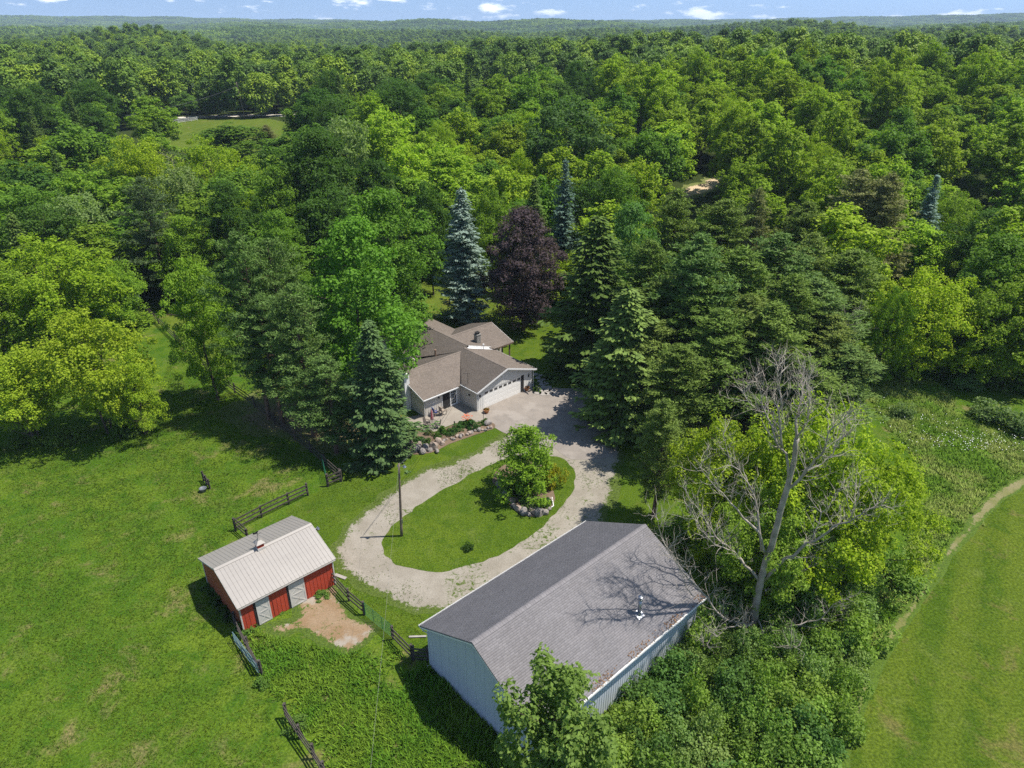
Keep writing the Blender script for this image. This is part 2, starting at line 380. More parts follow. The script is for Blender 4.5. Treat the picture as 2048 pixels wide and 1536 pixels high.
_, MOWN = patch('mown_field', [(1672, 1560), (1690, 1470), (1722, 1392), (1766, 1300), (1818, 1218), (1880, 1130), (1950, 1040), (2000, 990), (2080, 945), (2500, 900), (2600, 1600), (1900, 1700)], .012, M['mown'], .12, 1.2, 29)
DRYL = [(1672, 1560), (1690, 1470), (1722, 1392), (1766, 1300), (1818, 1218), (1880, 1130), (1950, 1040), (2000, 990), (2080, 945)]
_, VERGE = patch('dry_verge', [(x-14, y-4) for x, y in DRYL]+[(x+18, y+4) for x, y in DRYL[::-1]], .018, M['dry_edge'], .12, .4, 31)
_, MEADOW = patch('tall_meadow', [(1650, 1560), (1640, 1400), (1700, 1280), (1760, 1200), (1830, 1060), (1850, 960), (1770, 850), (1740, 770), (1860, 760), (1930, 830), (2060, 900), (2085, 950), (2000, 1000), (1950, 1050), (1880, 1140), (1818, 1228), (1766, 1310), (1722, 1402), (1690, 1480)], .006, M['meadow'], .4, 1.0, 33)
patch('needle_litter', [(1190, 760), (1290, 745), (1420, 735), (1540, 760), (1560, 840), (1500, 900), (1400, 930), (1300, 900), (1265, 850), (1255, 800)], .016, M['litter'], .5, 1.0, 35)
patch('shaded_litter', [(440, 840), (500, 790), (600, 800), (760, 850), (800, 870), (770, 905), (640, 905), (560, 880)], .010, M['litter'], .5, 1.0, 37)
patch('soil_clearing', [(1350, 385), (1400, 362), (1440, 350), (1460, 358), (1420, 385), (1370, 400)], .05, M['tan_soil'], .6, 1.6, 39, terrain=True)
patch('soil_path', [(1470, 435), (1500, 418), (1560, 424), (1580, 436), (1520, 446)], .05, M['tan_soil'], .5, 1.4, 41, terrain=True)
patch('clearing_meadow', [(300, 275), (335, 244), (430, 238), (500, 237), (560, 242), (590, 270), (570, 310), (430, 310), (320, 300)], .05, M['yard'], .6, 3., 43, terrain=True)
patch('gravel_road', [(300, 241), (345, 235.5), (420, 231), (500, 229.5), (600, 229), (600, 232.5), (500, 233.5), (420, 235.5), (345, 240.5), (310, 246)], .10, M['road'], .25, 1.6, 45, terrain=True)
# ------------------------------------------------------------------ buildings
M['shingle_grey'] = pmat('shingle_grey', (.188, .175, .176), .9, .08, .6, .4, 60., isl=.10, dirt=(.35, (.215, .195, .194), .52, .5))
M['shingle_brown'] = pmat('shingle_brown', (.175, .143, .118), .9, .08, .6, .4, 60., isl=.12, streak=((.5, .5, .5), (.155, .13, .108), .5))
M['barn_grey'] = pmat('barn_grey', (.50, .53, .57), .55, .04, .7, .05, 30., streak=((3., 3., .3), (.42, .45, .49), .25))
M['white_trim'] = pmat('white_trim', (.74, .73, .71), .5, .06, 3.)
M['house_wall'] = pmat('house_wall', (.56, .52, .46), .7, .06, 1.2, .1, 20., streak=((4, 4, .4), (.50, .47, .42), .3))
M['garage_wall'] = pmat('garage_wall', (.70, .685, .65), .6, .05, 1.2, .1, 20.)
M['garage_door'] = pmat('garage_door', (.80, .78, .74), .5, .04, 1.5)
M['glass'] = pmat('glass', (.03, .035, .04), .08, .2, 2., spec=.7)
M['dark'] = pmat('dark', (.025, .023, .022), .8, .3)
M['galv'] = pmat('galv', (.34, .35, .37), .38, .12, 4., metal=.85, spec=.5)
M['roof_metal'] = pmat('roof_metal', (.30, .275, .245), .42, .05, .5, metal=.15, isl=.05, streak=((.4, 6., 1.), (.26, .235, .21), .4))
M['red_siding'] = pmat('red_siding', (.40, .055, .028), .55, .10, 1.2, isl=.08, streak=((3, 3, .3), (.34, .06, .04), .4))
M['rust_siding'] = pmat('rust_siding', (.36, .10, .05), .6, .15, 1.2, isl=.10, streak=((3, 3, .3), (.30, .12, .06), .6))
M['white_door'] = pmat('white_door', (.50, .475, .43), .55, .08, 1.4, dirt=(1.2, (.38, .33, .25), .5, .7))
M['stone_block'] = pmat('stone_block', (.24, .23, .21), .9, .25, 5., .5, 20.)
M['post_wood'] = pmat('post_wood', (.17, .12, .08), .85, .25, 4., .4, 20.)

def shingles(name, o, ex, ey, n, poly, parent, mat, tab=.305, course=.145, th=.008, seed=0):
    """real tabs over a roof plane. o origin at the eave, ex along the eave, ey up the slope, n normal; poly in (ex,ey) metres"""
    r = np.random.default_rng(seed); poly = np.array(poly, float)
    lo, hi = poly.min(0), poly.max(0); rows = np.arange(lo[1], hi[1]-.03, course)
    V = []; F = []; c = 0
    O, EX, EY, N = (np.array(q, float) for q in (o, ex, ey, n))
    for i, y in enumerate(rows):
        ym = y+course*.5; cut = []
        for (xa, ya), (xb, yb) in zip(poly, np.roll(poly, -1, 0)):
            if (ya > ym) != (yb > ym): cut.append(xa+(ym-ya)*(xb-xa)/(yb-ya))
        cut.sort(); tabs = []
        for c0, c1 in zip(cut[::2], cut[1::2]):
            q = c0-tab*((i*.5+(i % 3)*.17) % 1)
            while q < c1-.02:
                u0, u1 = max(q, c0), min(q+tab, c1); q += tab
                if u1-u0 > .03: tabs.append((u0, u1))
        for xa, xb in tabs:
            lift = th*(1+.5*r.random()); g = .006+.006*r.random(); dy = r.normal()*.004
            x0, x1 = xa+g, xb-g; y0, y1 = y-.012+dy, y+course
            p = [O+EX*x0+EY*y0, O+EX*x1+EY*y0, O+EX*x1+EY*y0+N*lift, O+EX*x0+EY*y0+N*lift, O+EX*x1+EY*y1+N*.003, O+EX*x0+EY*y1+N*.003]
            V += p; F += [(c, c+1, c+2, c+3), (c+3, c+2, c+4, c+5)]; c += 6
    me = np_mesh(name, np.array(V), np.array(F), mat)
    return link(name, me, parent, None, 'stuff')
def slope_roof(parent, name, e0, e1, t1, t0, mat, thick=.10, clip=None, seed=0, smat=None):
    """one roof plane from eave e0-e1 to ridge t0-t1 (local points), a slab with real shingle tabs on it"""
    e0, e1, t1, t0 = (Vector(q) for q in (e0, e1, t1, t0))
    ex = (e1-e0).normalized(); n = ex.cross((t0-e0)).normalized()
    if n.z < 0: n = -n
    ey = n.cross(ex).normalized()
    if ey.z < 0: ey = -ey
    poly3 = clip or [e0, e1, t1, t0]
    roof = MB().slab([Vector(p)-n*thick for p in poly3], n*thick).build(name, mat, parent)
    poly2 = [((Vector(p)-e0).dot(ex), (Vector(p)-e0).dot(ey)) for p in poly3]
    shingles('shingles', e0+n*.002, ex, ey, n, poly2, roof, smat or mat, seed=seed)
    return roof
def ridge_caps(parent, a, b, dn, mat, w=.17, seed=3):
    """overlapping cap shingles along a ridge a-b, dn = drop per metre"""
    a, b = Vector(a), Vector(b); d = (b-a).normalized(); s = d.cross(Vector((0, 0, 1))).normalized(); L_ = (b-a).length
    mb = MB(); k = 0; r = random.Random(seed)
    while k*.2 < L_-.02:
        p = a+d*(k*.2); q = a+d*min(k*.2+.22, L_); hz = Vector((0, 0, .035+.012*r.random())); h2 = Vector((0, 0, .03))
        for sg in (-1, 1):
            o = s*sg*w-Vector((0, 0, dn*w))
            mb.quad(p+hz, p+hz+o, q+h2+o, q+h2)
            mb.quad(p+hz, p+hz+o, p+o, p)
        k += 1
    return mb.build('ridge_cap', mat, parent, kind='stuff')

# ---- grey pole barn
gb = empty('pole_barn', (3.78, 36.08, 0), .7375, 'long pale grey pole barn with grey shingled gable roof and stove pipe', 'barn')
Lb, Wb, He, Hr = 16.73, 11.45, 3.88, 6.89; hw, hl = Wb/2, Lb/2
sl = (Hr-He)/hw
wl, ww = hl-.35, hw-.42                    # wall planes
zt = lambda y: Hr-sl*abs(y)-.14
for sx, nm in ((-1, 'gable_wall'), (1, 'gable_wall')):
    x = sx*wl
    core = MB().slab([(x-sx*.12, -ww, 0), (x-sx*.12, ww, 0), (x-sx*.12, ww, zt(ww)), (x-sx*.12, 0, zt(0)), (x-sx*.12, -ww, zt(ww))], (sx*.10, 0, 0)).build(nm, M['barn_grey'], gb)
    k = 0; y = -ww
    while y < ww-.01:                      # lapped steel sheets, each with its raised edge
        y1 = min(y+.92, ww); za, zb = zt(y), zt(y1); p = [(x-sx*.02, y+.004, .05), (x-sx*.02, y1-.004, .05), (x-sx*.02, y1-.004, zb)]
        if y < 0 < y1: p.append((x-sx*.02, 0, zt(0)))
        p.append((x-sx*.02, y+.004, za))
        m = MB().slab(p, (sx*.02, 0, 0)); m.box(min(x, x+sx*.006), y+.01, .06, max(x, x+sx*.006), y+.03, za-.02)
        m.build('siding_panel', M['barn_grey'], core); y = y1
for sy in (-1, 1):
    y = sy*ww
    core = MB().box(-wl+.13, min(y-sy*.12, y-sy*.02), 0, wl-.13, max(y-sy*.12, y-sy*.02), He-.02).build('side_wall', M['barn_grey'], gb)
    x = -wl
    while x < wl-.01:
        x1 = min(x+.92, wl); m = MB().box(x+.004, min(y-sy*.02, y), .05, x1-.004, max(y-sy*.02, y), He-.04)
        for q in (.1, .33, .56, .79): m.box(x+q, min(y, y+sy*.02), .06, x+q+.035, max(y, y+sy*.02), He-.06) if x+q+.04 < x1 else None
        m.build('siding_panel', M['barn_grey'], core); x = x1
for sy in (-1, 1):
    r = slope_roof(gb, 'roof_slope', (-hl, sy*hw, He), (hl, sy*hw, He), (hl, 0, Hr), (-hl, 0, Hr), M['shingle_grey'], .1, seed=5+sy)
    # gutter and fascia along the eave
    MB().box(-hl+.02, min(sy*(hw-.02), sy*(hw-.05)), He-.24, hl-.02, max(sy*(hw-.02), sy*(hw-.05)), He-.075).build('fascia', M['white_trim'], gb)
    g = MB(); y0, y1 = sy*(hw-.01), sy*(hw+.12)
    g.box(-hl, min(y1-sy*.012, y1), He-.14, hl, max(y1-sy*.012, y1), He-.01); g.box(-hl, min(y0, y1), He-.155, hl, max(y0, y1), He-.142)
    for e in (-hl, hl-.012): g.box(e, min(y0, y1), He-.14, e+.012, max(y0, y1), He-.02)
    g.build('gutter', M['white_trim'], gb)
    MB().box(-hl+.3, min(sy*(ww+.01), sy*(hw-.05)), He-.27, hl-.3, max(sy*(ww+.01), sy*(hw-.05)), He-.245).build('soffit', M['white_trim'], gb)
    for sx in (-1, 1):
        MB().bar((sx*(hl-.03), sy*hw, He-.12), (sx*(hl-.03), 0, Hr-.12), .05, .18).build('rake_board', M['white_trim'], gb)
        MB().box(min(sx*(wl+.03), sx*(wl-.10)), min(sy*(ww+.04), sy*(ww-.1)), 0, max(sx*(wl+.03), sx*(wl-.10)), max(sy*(ww+.04), sy*(ww-.1)), He-.3).build('corner_trim', M['barn_grey'], gb)
    if sy > 0: MB().tube([(-hl+.1, hw+.05, He-.15), (-hl+.2, hw-.1, He-.5), (-hl+.42, ww+.07, He-.75), (-hl+.42, ww+.07, .1), (-hl+.2, ww+.2, .05)], .045, 6).build('downspout', M['white_trim'], gb, True)
ridge_caps(gb, (-hl, 0, Hr+.005), (hl, 0, Hr+.005), sl, M['shingle_grey'], .19)
p = at_z(1278, 1226, 4.85); c, s = math.cos(.7375), math.sin(.7375); dx, dy = p.x-3.78, p.y-36.08
lx, ly = dx*c+dy*s, -dx*s+dy*c; lz = Hr-sl*abs(ly)
pipe = MB().lathe((lx, ly, lz-.1), [(.12, 0), (.12, 1.45)], 12).build('stove_pipe', M['galv'], gb, True)
MB().lathe((lx, ly, lz+1.3), [(.18, 0), (.16, .10), (.12, .12), (.12, .2), (.17, .22), (.17, .27), (.03, .33)], 12).build('pipe_cap', M['galv'], pipe)
nrm = Vector((0, -sl, 1)).normalized(); uy = Vector((0, 1, sl)).normalized()
fl = MB(); P0 = Vector((lx, ly, lz))+nrm*.02
fl.slab([P0+Vector((a, 0, 0))+uy*b for a, b in ((-.3, -.3), (.3, -.3), (.3, .28), (-.3, .28))], nrm*.01); fl.lathe((lx, ly, lz), [(.18, -.03), (.12, .16)], 12)
fl.build('flashing', M['galv'], pipe)
# leaves and twigs caught in the near gutter
rr = np.random.default_rng(4); nL = 900
P = np.c_[rr.uniform(-hl+.1, hl-.1, nL), -hw-rr.uniform(-.35, .1, nL)**1, np.full(nL, He)]; P[:, 2] = Hr-sl*np.abs(P[:, 1])+.03+rr.random(nL)*.03
P = P[(np.sin(P[:, 0]*1.7)+rr.normal(size=nL)*.8) > .4]
th = rr.uniform(0, 6.28, len(P)); a = np.c_[np.cos(th), np.sin(th), rr.normal(size=len(P))*.3]*.06; b = np.c_[-np.sin(th), np.cos(th), rr.normal(size=len(P))*.3]*.035
Vv = np.stack([P-a, P+b, P+a, P-b], 1).reshape(-1, 3); M['dead_leaf'] = pmat('dead_leaf', (.20, .11, .05), .9, .4, isl=.5)
link('gutter_leaves', np_mesh('gutter_leaves', Vv, np.arange(len(Vv)).reshape(-1, 4), M['dead_leaf']), gb, None, 'stuff')

# ---- red horse barn
rb = empty('horse_barn', (-19.23, 42.69, 0), .7417, 'small red horse barn with pale ribbed metal roof and white doors', 'barn')
Lr, Wf, Wk, Hf, S = 7.92, 3.64, 3.80, 2.74, .369; Hrr = Hf+S*Wf; hl = Lr/2
fl_, bk, wx = -Wf+.3, Wk-.3, hl-.18
zr = lambda y: Hrr-S*abs(y)-.10
def vboard(parent, axis, pos, a, b, z0, za, zb, side, mat):
    """one upright siding board with a raised batten on its edge; pos = plane, a-b along the wall"""
    t0, t1 = pos, pos+side*.018; m = MB()
    if axis == 'x': m.slab([(a+.006, t0, z0), (b-.006, t0, z0), (b-.006, t0, zb), (a+.006, t0, za)], (0, t1-t0, 0)); m.box(a-.012, min(t0, t1+side*.02), z0, a+.02, max(t0, t1+side*.02), za-.01)
    else: m.slab([(t0, a+.006, z0), (t0, b-.006, z0), (t0, b-.006, zb), (t0, a+.006, za)], (t1-t0, 0, 0)); m.box(min(t0, t1+side*.02), a-.012, z0, max(t0, t1+side*.02), a+.02, min(za, zb)-.01)
    return m.build('siding_board', mat, parent)
d1, d2 = (-2.62, -1.60), (-.02, 1.26)     # the two front doors along the front wall
front = MB().box(-wx, fl_+.02, 0, wx, fl_+.12, zr(fl_)).build('front_wall', M['red_siding'], rb)
x = -wx
while x < wx-.01:
    x1 = min(x+.305, wx)
    if not any(x1 > d[0]+.02 and x < d[1]-.02 for d in (d1, d2)): vboard(front, 'x', fl_+.018, x, x1, .05, zr(fl_)-.02, zr(fl_)-.02, -1, M['red_siding'])
    x = x1
back = MB().box(-wx, bk-.12, 0, wx, bk-.02, zr(bk)).build('rear_wall', M['red_siding'], rb)
for k in range(25):
    a = -wx+k*.305; vboard(back, 'x', bk-.018, a, min(a+.305, wx), .05, zr(bk)-.02, zr(bk)-.02, 1, M['red_siding']) if a < wx else None
for sx in (-1, 1):
    mt = M['rust_siding'] if sx < 0 else M['red_siding']
    g = MB().slab([(sx*(wx-.12), fl_+.13, 0), (sx*(wx-.12), bk-.13, 0), (sx*(wx-.12), bk-.13, zr(bk)), (sx*(wx-.12), 0, zr(0)), (sx*(wx-.12), fl_+.13, zr(fl_))], (sx*.10, 0, 0)).build('end_wall', mt, rb)
    y = fl_+.02
    while y < bk-.03:
        y1 = min(y+.305, bk-.02); vboard(g, 'y', sx*(wx-.018), y, y1, .05, zr(y)-.01, zr(y1)-.01, sx, mt); y = y1
    for yy in (fl_, bk): MB().box(sx*wx-.05, yy-.05, 0, sx*wx+.05, yy+.05, zr(yy)-.03).build('corner_trim', M['white_door'], rb)
for d in (d1, d2):
    w0, w1 = d; zt_ = 2.28
    dr = MB().box(w0, fl_-.05, .06, w1, fl_-.012, zt_).build('barn_door', M['white_door'], rb)
    y0, y1 = fl_-.068, fl_-.05
    fr = MB().box(w0, y0, .06, w0+.11, y1, zt_).box(w1-.11, y0, .06, w1, y1, zt_)
    for z in (.06, 1.12, zt_-.11): fr.box(w0+.11, y0, z, w1-.11, y1, z+.11)
    fr.build('door_frame', M['white_door'], dr)
    for (za, zb) in ((.17, 1.12), (1.23, zt_-.11)):
        MB().bar((w0+.11, y0+.012, za), (w1-.11, y0+.012, zb), .02, .09, (0, 0, 1)).bar((w0+.11, y0+.009, zb), (w1-.11, y0+.009, za), .02, .09).build('cross_brace', M['white_door'], dr)
    MB().box(w0-.16, fl_-.02, .06, w0-.01, fl_-.004, zt_).build('door_gap', M['dark'], rb)
for sy, W_, nm in ((-1, Wf, 'roof_slope'), (1, Wk, 'roof_slope')):
    e, r_ = Vector((0, sy*W_, Hrr-S*W_)), Vector((0, 0, Hrr)); n = Vector((0, sy*S, 1)).normalized()
    sub = MB().slab([Vector((a, e.y, e.z))-n*.07 if i < 2 else Vector((a, 0, Hrr))-n*.07 for i, a in enumerate((-hl+.01, hl-.01, hl-.01, -hl+.01))], n*.06).build(nm, M['roof_metal'], rb)
    for k in range(26):
        a, b = -hl+k*Lr/26, -hl+(k+1)*Lr/26; m = MB()
        m.slab([Vector((a+.001, e.y, e.z))-n*.008, Vector((b-.001, e.y, e.z))-n*.008, Vector((b-.001, 0, Hrr))-n*.008, Vector((a+.001, 0, Hrr))-n*.008], n*.016)
        q = n*.018; lo_, hi_ = Vector((a, e.y, e.z))+n*.008, Vector((a, 0, Hrr))+n*.008; w = Vector((.022, 0, 0)); w2 = Vector((.009, 0, 0))
        m.hexa([lo_-w+w, lo_+w+w, hi_+w+w, hi_-w+w], [lo_-w2+w+q, lo_+w2+w+q, hi_+w2+w+q, hi_-w2+w+q])
        m.build('roof_panel', M['roof_metal'], sub)
    MB().box(-hl+.02, min(e.y, e.y+sy*-.03), e.z-.17, hl-.02, max(e.y, e.y+sy*-.03), e.z-.08).build('fascia', M['white_door'], rb)
    for sx in (-1, 1): MB().bar((sx*(hl+.012), e.y, e.z-.05), (sx*(hl+.012), 0, Hrr-.05), .022, .15).build('rake_trim', M['white_door'], rb)
MB().slab([(-hl-.02, -.2, Hrr-.2*S+.05), (-hl-.02, 0, Hrr+.06), (-hl-.02, .2, Hrr-.2*S+.05), (-hl-.02, .2, Hrr-.2*S+.035), (-hl-.02, 0, Hrr+.045), (-hl-.02, -.2, Hrr-.2*S+.035)], (Lr+.04, 0, 0)).build('ridge_cap', M['roof_metal'], rb)
cx = -.35
cu = MB().box(cx-.29, -.29, Hrr-.12, cx+.29, .29, Hrr+.14).build('cupola', M['white_door'], rb)
MB().box(cx-.25, -.25, Hrr+.14, cx+.25, .25, Hrr+.50).build('cupola_body', M['red_siding'], cu)
cr = MB(); z0 = Hrr+.50
cr.v = [(cx-.36, -.36, z0), (cx+.36, -.36, z0), (cx+.36, .36, z0), (cx-.36, .36, z0), (cx-.12, -.12, z0+.24), (cx+.12, -.12, z0+.24), (cx+.12, .12, z0+.24), (cx-.12, .12, z0+.24), (cx, 0, z0+.5)]
cr.f = [(3, 2, 1, 0), (0, 1, 5, 4), (1, 2, 6, 5), (2, 3, 7, 6), (3, 0, 4, 7), (4, 5, 8), (5, 6, 8), (6, 7, 8), (7, 4, 8)]
cr.build('cupola_roof', M['roof_metal'], cu)
for q in (-1, 1):
    for k in range(4): MB().box(cx-.2, q*.25-.02, Hrr+.19+k*.07, cx+.2, q*.25+.02, Hrr+.22+k*.07).build('louver', M['red_siding'], cu)
M['black_iron'] = pmat('black_iron', (.02, .02, .02), .5, .2)
wv = MB().tube([(cx, 0, z0+.45), (cx, 0, z0+1.0)], .016, 5).tube([(cx-.28, .1, z0+.82), (cx+.28, -.1, z0+.82)], .014, 4).tube([(cx-.1, -.25, z0+.7), (cx+.1, .25, z0+.7)], .012, 4).tube([(cx-.25, -.1, z0+.7), (cx+.25, .1, z0+.7)], .012, 4)
wv.slab([(cx-.3, .1, z0+.84), (cx-.02, .0, z0+.86), (cx+.1, -.03, z0+1.02), (cx+.02, 0, z0+1.06), (cx-.16, .05, z0+.98), (cx-.3, .1, z0+1.04)], (.004, .012, 0))
wv.build('weather_vane', M['black_iron'], cu)
# lamp over the far gable end
MB().tube([(hl-.02, -.3, Hrr-.5), (hl+.35, -.3, Hrr-.42)], .02, 5).build('lamp_arm', M['galv'], rb)
MB().lathe((hl+.38, -.3, Hrr-.62), [(.16, 0), (.17, .05), (.08, .2), (.05, .26)], 10).build('lamp_head', M['galv'], rb)

# ---- house
HR = .7445; hs = empty('ranch_house', (-.48, 73.83, 0), HR-math.pi/2, 'single storey ranch house with brown shingled gables and white garage', 'house')
def hloc(px, py, z):
    p = at_z(px, py, z); dx, dy = p.x+.48, p.y-73.83
    return dx*math.sin(HR)-dy*math.cos(HR), dx*math.cos(HR)+dy*math.sin(HR)
sl = .34; he, wg = 2.70, 4.73; hg = he+sl*wg; ym, hm = .55, hg+sl*.55
SB = M['shingle_brown']
pit = .10
# wall blocks (hollow shells made of upright slabs)
def wall(x0, y0, x1, y1, ztop, mat, name='wall', th=.12, peak=None, z0=0.0):
    """upright wall from (x0,y0) to (x1,y1); peak=(fraction, z) makes a gable"""
    a, b = Vector((x0, y0, 0)), Vector((x1, y1, 0)); d = (b-a).normalized(); nn = Vector((d.y, -d.x, 0))*-th
    p = [a+Vector((0, 0, z0)), b+Vector((0, 0, z0)), b+Vector((0, 0, ztop))]
    if peak: p.append(a.lerp(b, peak[0])+Vector((0, 0, peak[1])))
    p.append(a+Vector((0, 0, ztop)))
    w = MB().slab(p, nn).build(name, mat, hs)
    L_ = (b-a).length; bt = MB(); k = .2
    while k < L_-.05:                      # narrow battens of the board siding
        q = a+d*k; zz = ztop if not peak else ztop+(peak[1]-ztop)*(1-abs(k/L_-peak[0])/max(peak[0], 1-peak[0]))
        bt.bar(q+Vector((0, 0, z0+.03)), q+Vector((0, 0, zz-.03)), .03, .024, d); k += .3
    bt.build('battens', mat, w, kind='stuff')
    return w
GX, GY = -.42, 4.43
wall(GX, -GY, GX, -3.35, 2.299, M['garage_wall'], 'garage_front_wall')
wall(GX, 3.0, GX, GY, 2.299, M['garage_wall'], 'garage_front_wall')
wall(GX, -GY, GX, GY, 2.70, M['garage_wall'], 'garage_gable', peak=(.5, hg-.16), z0=2.302)
MB().box(GX-.12, -3.35, 2.2, GX-.02, 3.0, 2.3).build('door_header', M['garage_wall'], hs)
gd = empty('garage_door', (0, 0, 0)); gd.parent = hs
dy0, dy1 = -3.35, 2.55
for k in range(4):
    z0 = .02+k*.55; pn = MB().box(GX-.09, dy0, z0+.006, GX-.05, dy1, z0+.545)
    n_ = 8
    for j in range(n_):
        a = dy0+(dy1-dy0)*(j+.1)/n_; b = dy0+(dy1-dy0)*(j+.9)/n_
        pn.box(GX-.05, a, z0+.10, GX-.046, b, z0+.45)
    po = pn.build('door_panel', M['garage_door'], gd)
    if k == 3:
        for j in range(n_):
            a = dy0+(dy1-dy0)*(j+.16)/n_; b = dy0+(dy1-dy0)*(j+.84)/n_
            MB().box(GX-.045, a, z0+.13, GX-.04, b, z0+.42).build('pane', M['glass'], gd)
MB().box(GX-.05, dy1+.01, 0, GX+.012, 3.0, 2.28).build('side_jamb', M['dark'], hs)
wall(GX, GY, -8.2, GY, he-.1, M['house_wall'], 'garage_side_wall')
wall(-3.43, -GY, GX, -GY, he-.1, M['house_wall'], 'garage_side_wall')
MB().box(-1.95, -GY-.05, 1.55, -1.65, -GY-.018, 1.75).build('wall_vent', M['dark'], hs)
# patio wing
up, wp, vp, hep = -7.88, 4.75, 10.07, 2.44; hpz = hep+sl*wp; px1 = up+wp-.32; px0 = up-wp+.32; pyE = -vp+.35
wall(px1, pyE, px1, -GY, hep-.08, M['house_wall'], 'patio_wall')
wall(px0, pyE, px1, pyE, hep-.08, M['house_wall'], 'wing_end_wall', peak=(.5, hpz-.16))
wall(px0, pyE, px0, -4.2, hep-.08, M['house_wall'], 'wing_rear_wall')
# french door with glazing bars, and a dark screen door beside it
yd = -5.55
fd = MB().box(px1+.005, yd-.5, .08, px1+.05, yd+.5, 2.12).build('french_door', M['white_trim'], hs)
for i in range(3):
    for j in range(5): MB().box(px1+.051, yd-.36+i*.245, .3+j*.345, px1+.058, yd-.36+i*.245+.21, .3+j*.345+.30).build('pane', M['glass'], fd)
MB().box(px1+.005, yd-1.62, .08, px1+.04, yd-.56, 2.12).build('screen_door', M['dark'], hs)
MB().box(px1+.005, yd-1.70, .05, px1+.06, yd-1.63, 2.2).box(px1+.005, yd+.51, .05, px1+.06, yd+.58, 2.2).box(px1+.005, yd-1.63, 2.13, px1+.06, yd+.51, 2.2).build('door_frame', M['white_trim'], hs)
MB().lathe((px1+.1, -7.7, 1.75), [(.05, 0), (.08, .05), (.08, .2), (.02, .27)], 8).build('wall_lamp', M['dark'], hs)
for yy in (-4.05, 3.72): MB().lathe((GX+.1, yy, 1.75), [(.04, 0), (.08, .06), (.09, .26), (.02, .36)], 8).build('wall_lamp', M['dark'], hs)
# main block and rear porch wing
wall(-22, -5.2, -22, 4.2, 2.8, M['house_wall'], 'main_end_wall', peak=(.6, hm-.3))
wall(-22, 4.25, -8.2, 4.25, 3.0, M['house_wall'], 'main_rear_wall')
wall(px0, -4.6, -22, -4.6, 2.7, M['house_wall'], 'main_front_wall')
ur, rw, rv, her = -11.79, 4.35, 7.78, 2.98; hr2 = her+sl*rw
wall(ur+2.4, 4.3, ur+2.4, 7.3, 2.85, M['house_wall'], 'porch_wall')
wall(ur-3.9, 7.3, ur+2.4, 7.3, 2.85, M['house_wall'], 'porch_wall')
for q in ((ur+rw-.35, rv-.4), (ur+rw-.35, rv-1.7), (ur+rw-.35, 4.9)): MB().box(q[0]-.08, q[1]-.08, 0, q[0]+.08, q[1]+.08, her-.1).build('porch_post', M['post_wood'], hs)
MB().bar((ur+rw-.35, 4.4, her-.16), (ur+rw-.35, rv-.1, her-.16), .12, .2).build('porch_beam', M['post_wood'], hs)
MB().box(ur-4, 4.3, .02, ur+rw-.1, rv-.1, .12).build('porch_floor', M['concrete'], hs)
# roofs
zn = lambda y: hg+sl*y                     # the near slope plane (y negative goes down)
xv1 = up+wp                                # patio wing eave towards the garage
yq = -(hg-hpz)/sl                          # where the patio ridge meets the near slope
slope_roof(hs, 'roof_slope', (-22.3, -wg, he), (0, -wg, he), (0, 0, hg), (-22.3, 0, hg), SB, pit, seed=11,
           clip=[(xv1+.25, -wg, he), (0, -wg, he), (0, 0, hg), (-8.0, 0, hg), (-8.0, ym, hm), (-22.3, ym, hm), (-22.3, -wg, he), (up-wp-.2, -wg, he), (up, yq, hpz-.0)])
slope_roof(hs, 'roof_slope', (0, wg, he), (-8.0, wg, he), (-8.0, 0, hg), (0, 0, hg), SB, pit, seed=12)
yr = 4.55
slope_roof(hs, 'roof_slope', (-7.98, yr, hm-sl*(yr-ym)), (-22.3, yr, hm-sl*(yr-ym)), (-22.3, ym, hm), (-7.98, ym, hm), SB, pit, seed=13)
slope_roof(hs, 'roof_slope', (xv1, -vp, hep), (xv1, -wg, hep), (up, yq, hpz), (up, -vp, hpz), SB, pit, seed=14,
           clip=[(xv1, -vp, hep), (xv1, -wg-.05, hep), (xv1-.05, -wg+.12, hep+.017), (up, yq+.1, hpz), (up, -vp, hpz)])
slope_roof(hs, 'roof_slope', (up-wp, -vp, hep), (up-wp, -wg, hep), (up, yq, hpz), (up, -vp, hpz), SB, pit, seed=15,
           clip=[(up-wp, -vp, hep), (up-wp, -wg, hep), (up, yq+.1, hpz), (up, -vp, hpz)])
y0r = ym+(hm-hr2)/sl; ye = ym+(hm-her)/sl
slope_roof(hs, 'roof_slope', (ur+rw, ye, her), (ur+rw, rv, her), (ur, rv, hr2), (ur, y0r, hr2), SB, pit, seed=16, clip=[(ur+rw, ye-.6, her), (ur+rw, rv, her), (ur, rv, hr2), (ur, y0r-.2, hr2)])
slope_roof(hs, 'roof_slope', (ur-rw, ye, her), (ur-rw, rv, her), (ur, rv, hr2), (ur, y0r, hr2), SB, pit, seed=17, clip=[(ur-rw, ye-.2, her), (ur-rw, rv, her), (ur, rv, hr2), (ur, y0r-.2, hr2)])
ridge_caps(hs, (-8, 0, hg+.004), (0, 0, hg+.004), sl, SB); ridge_caps(hs, (-22.3, ym, hm+.004), (-7.98, ym, hm+.004), sl, SB)
ridge_caps(hs, (up, -vp, hpz+.004), (up, yq, hpz+.004), sl, SB); ridge_caps(hs, (ur, y0r, hr2+.004), (ur, rv, hr2+.004), sl, SB)
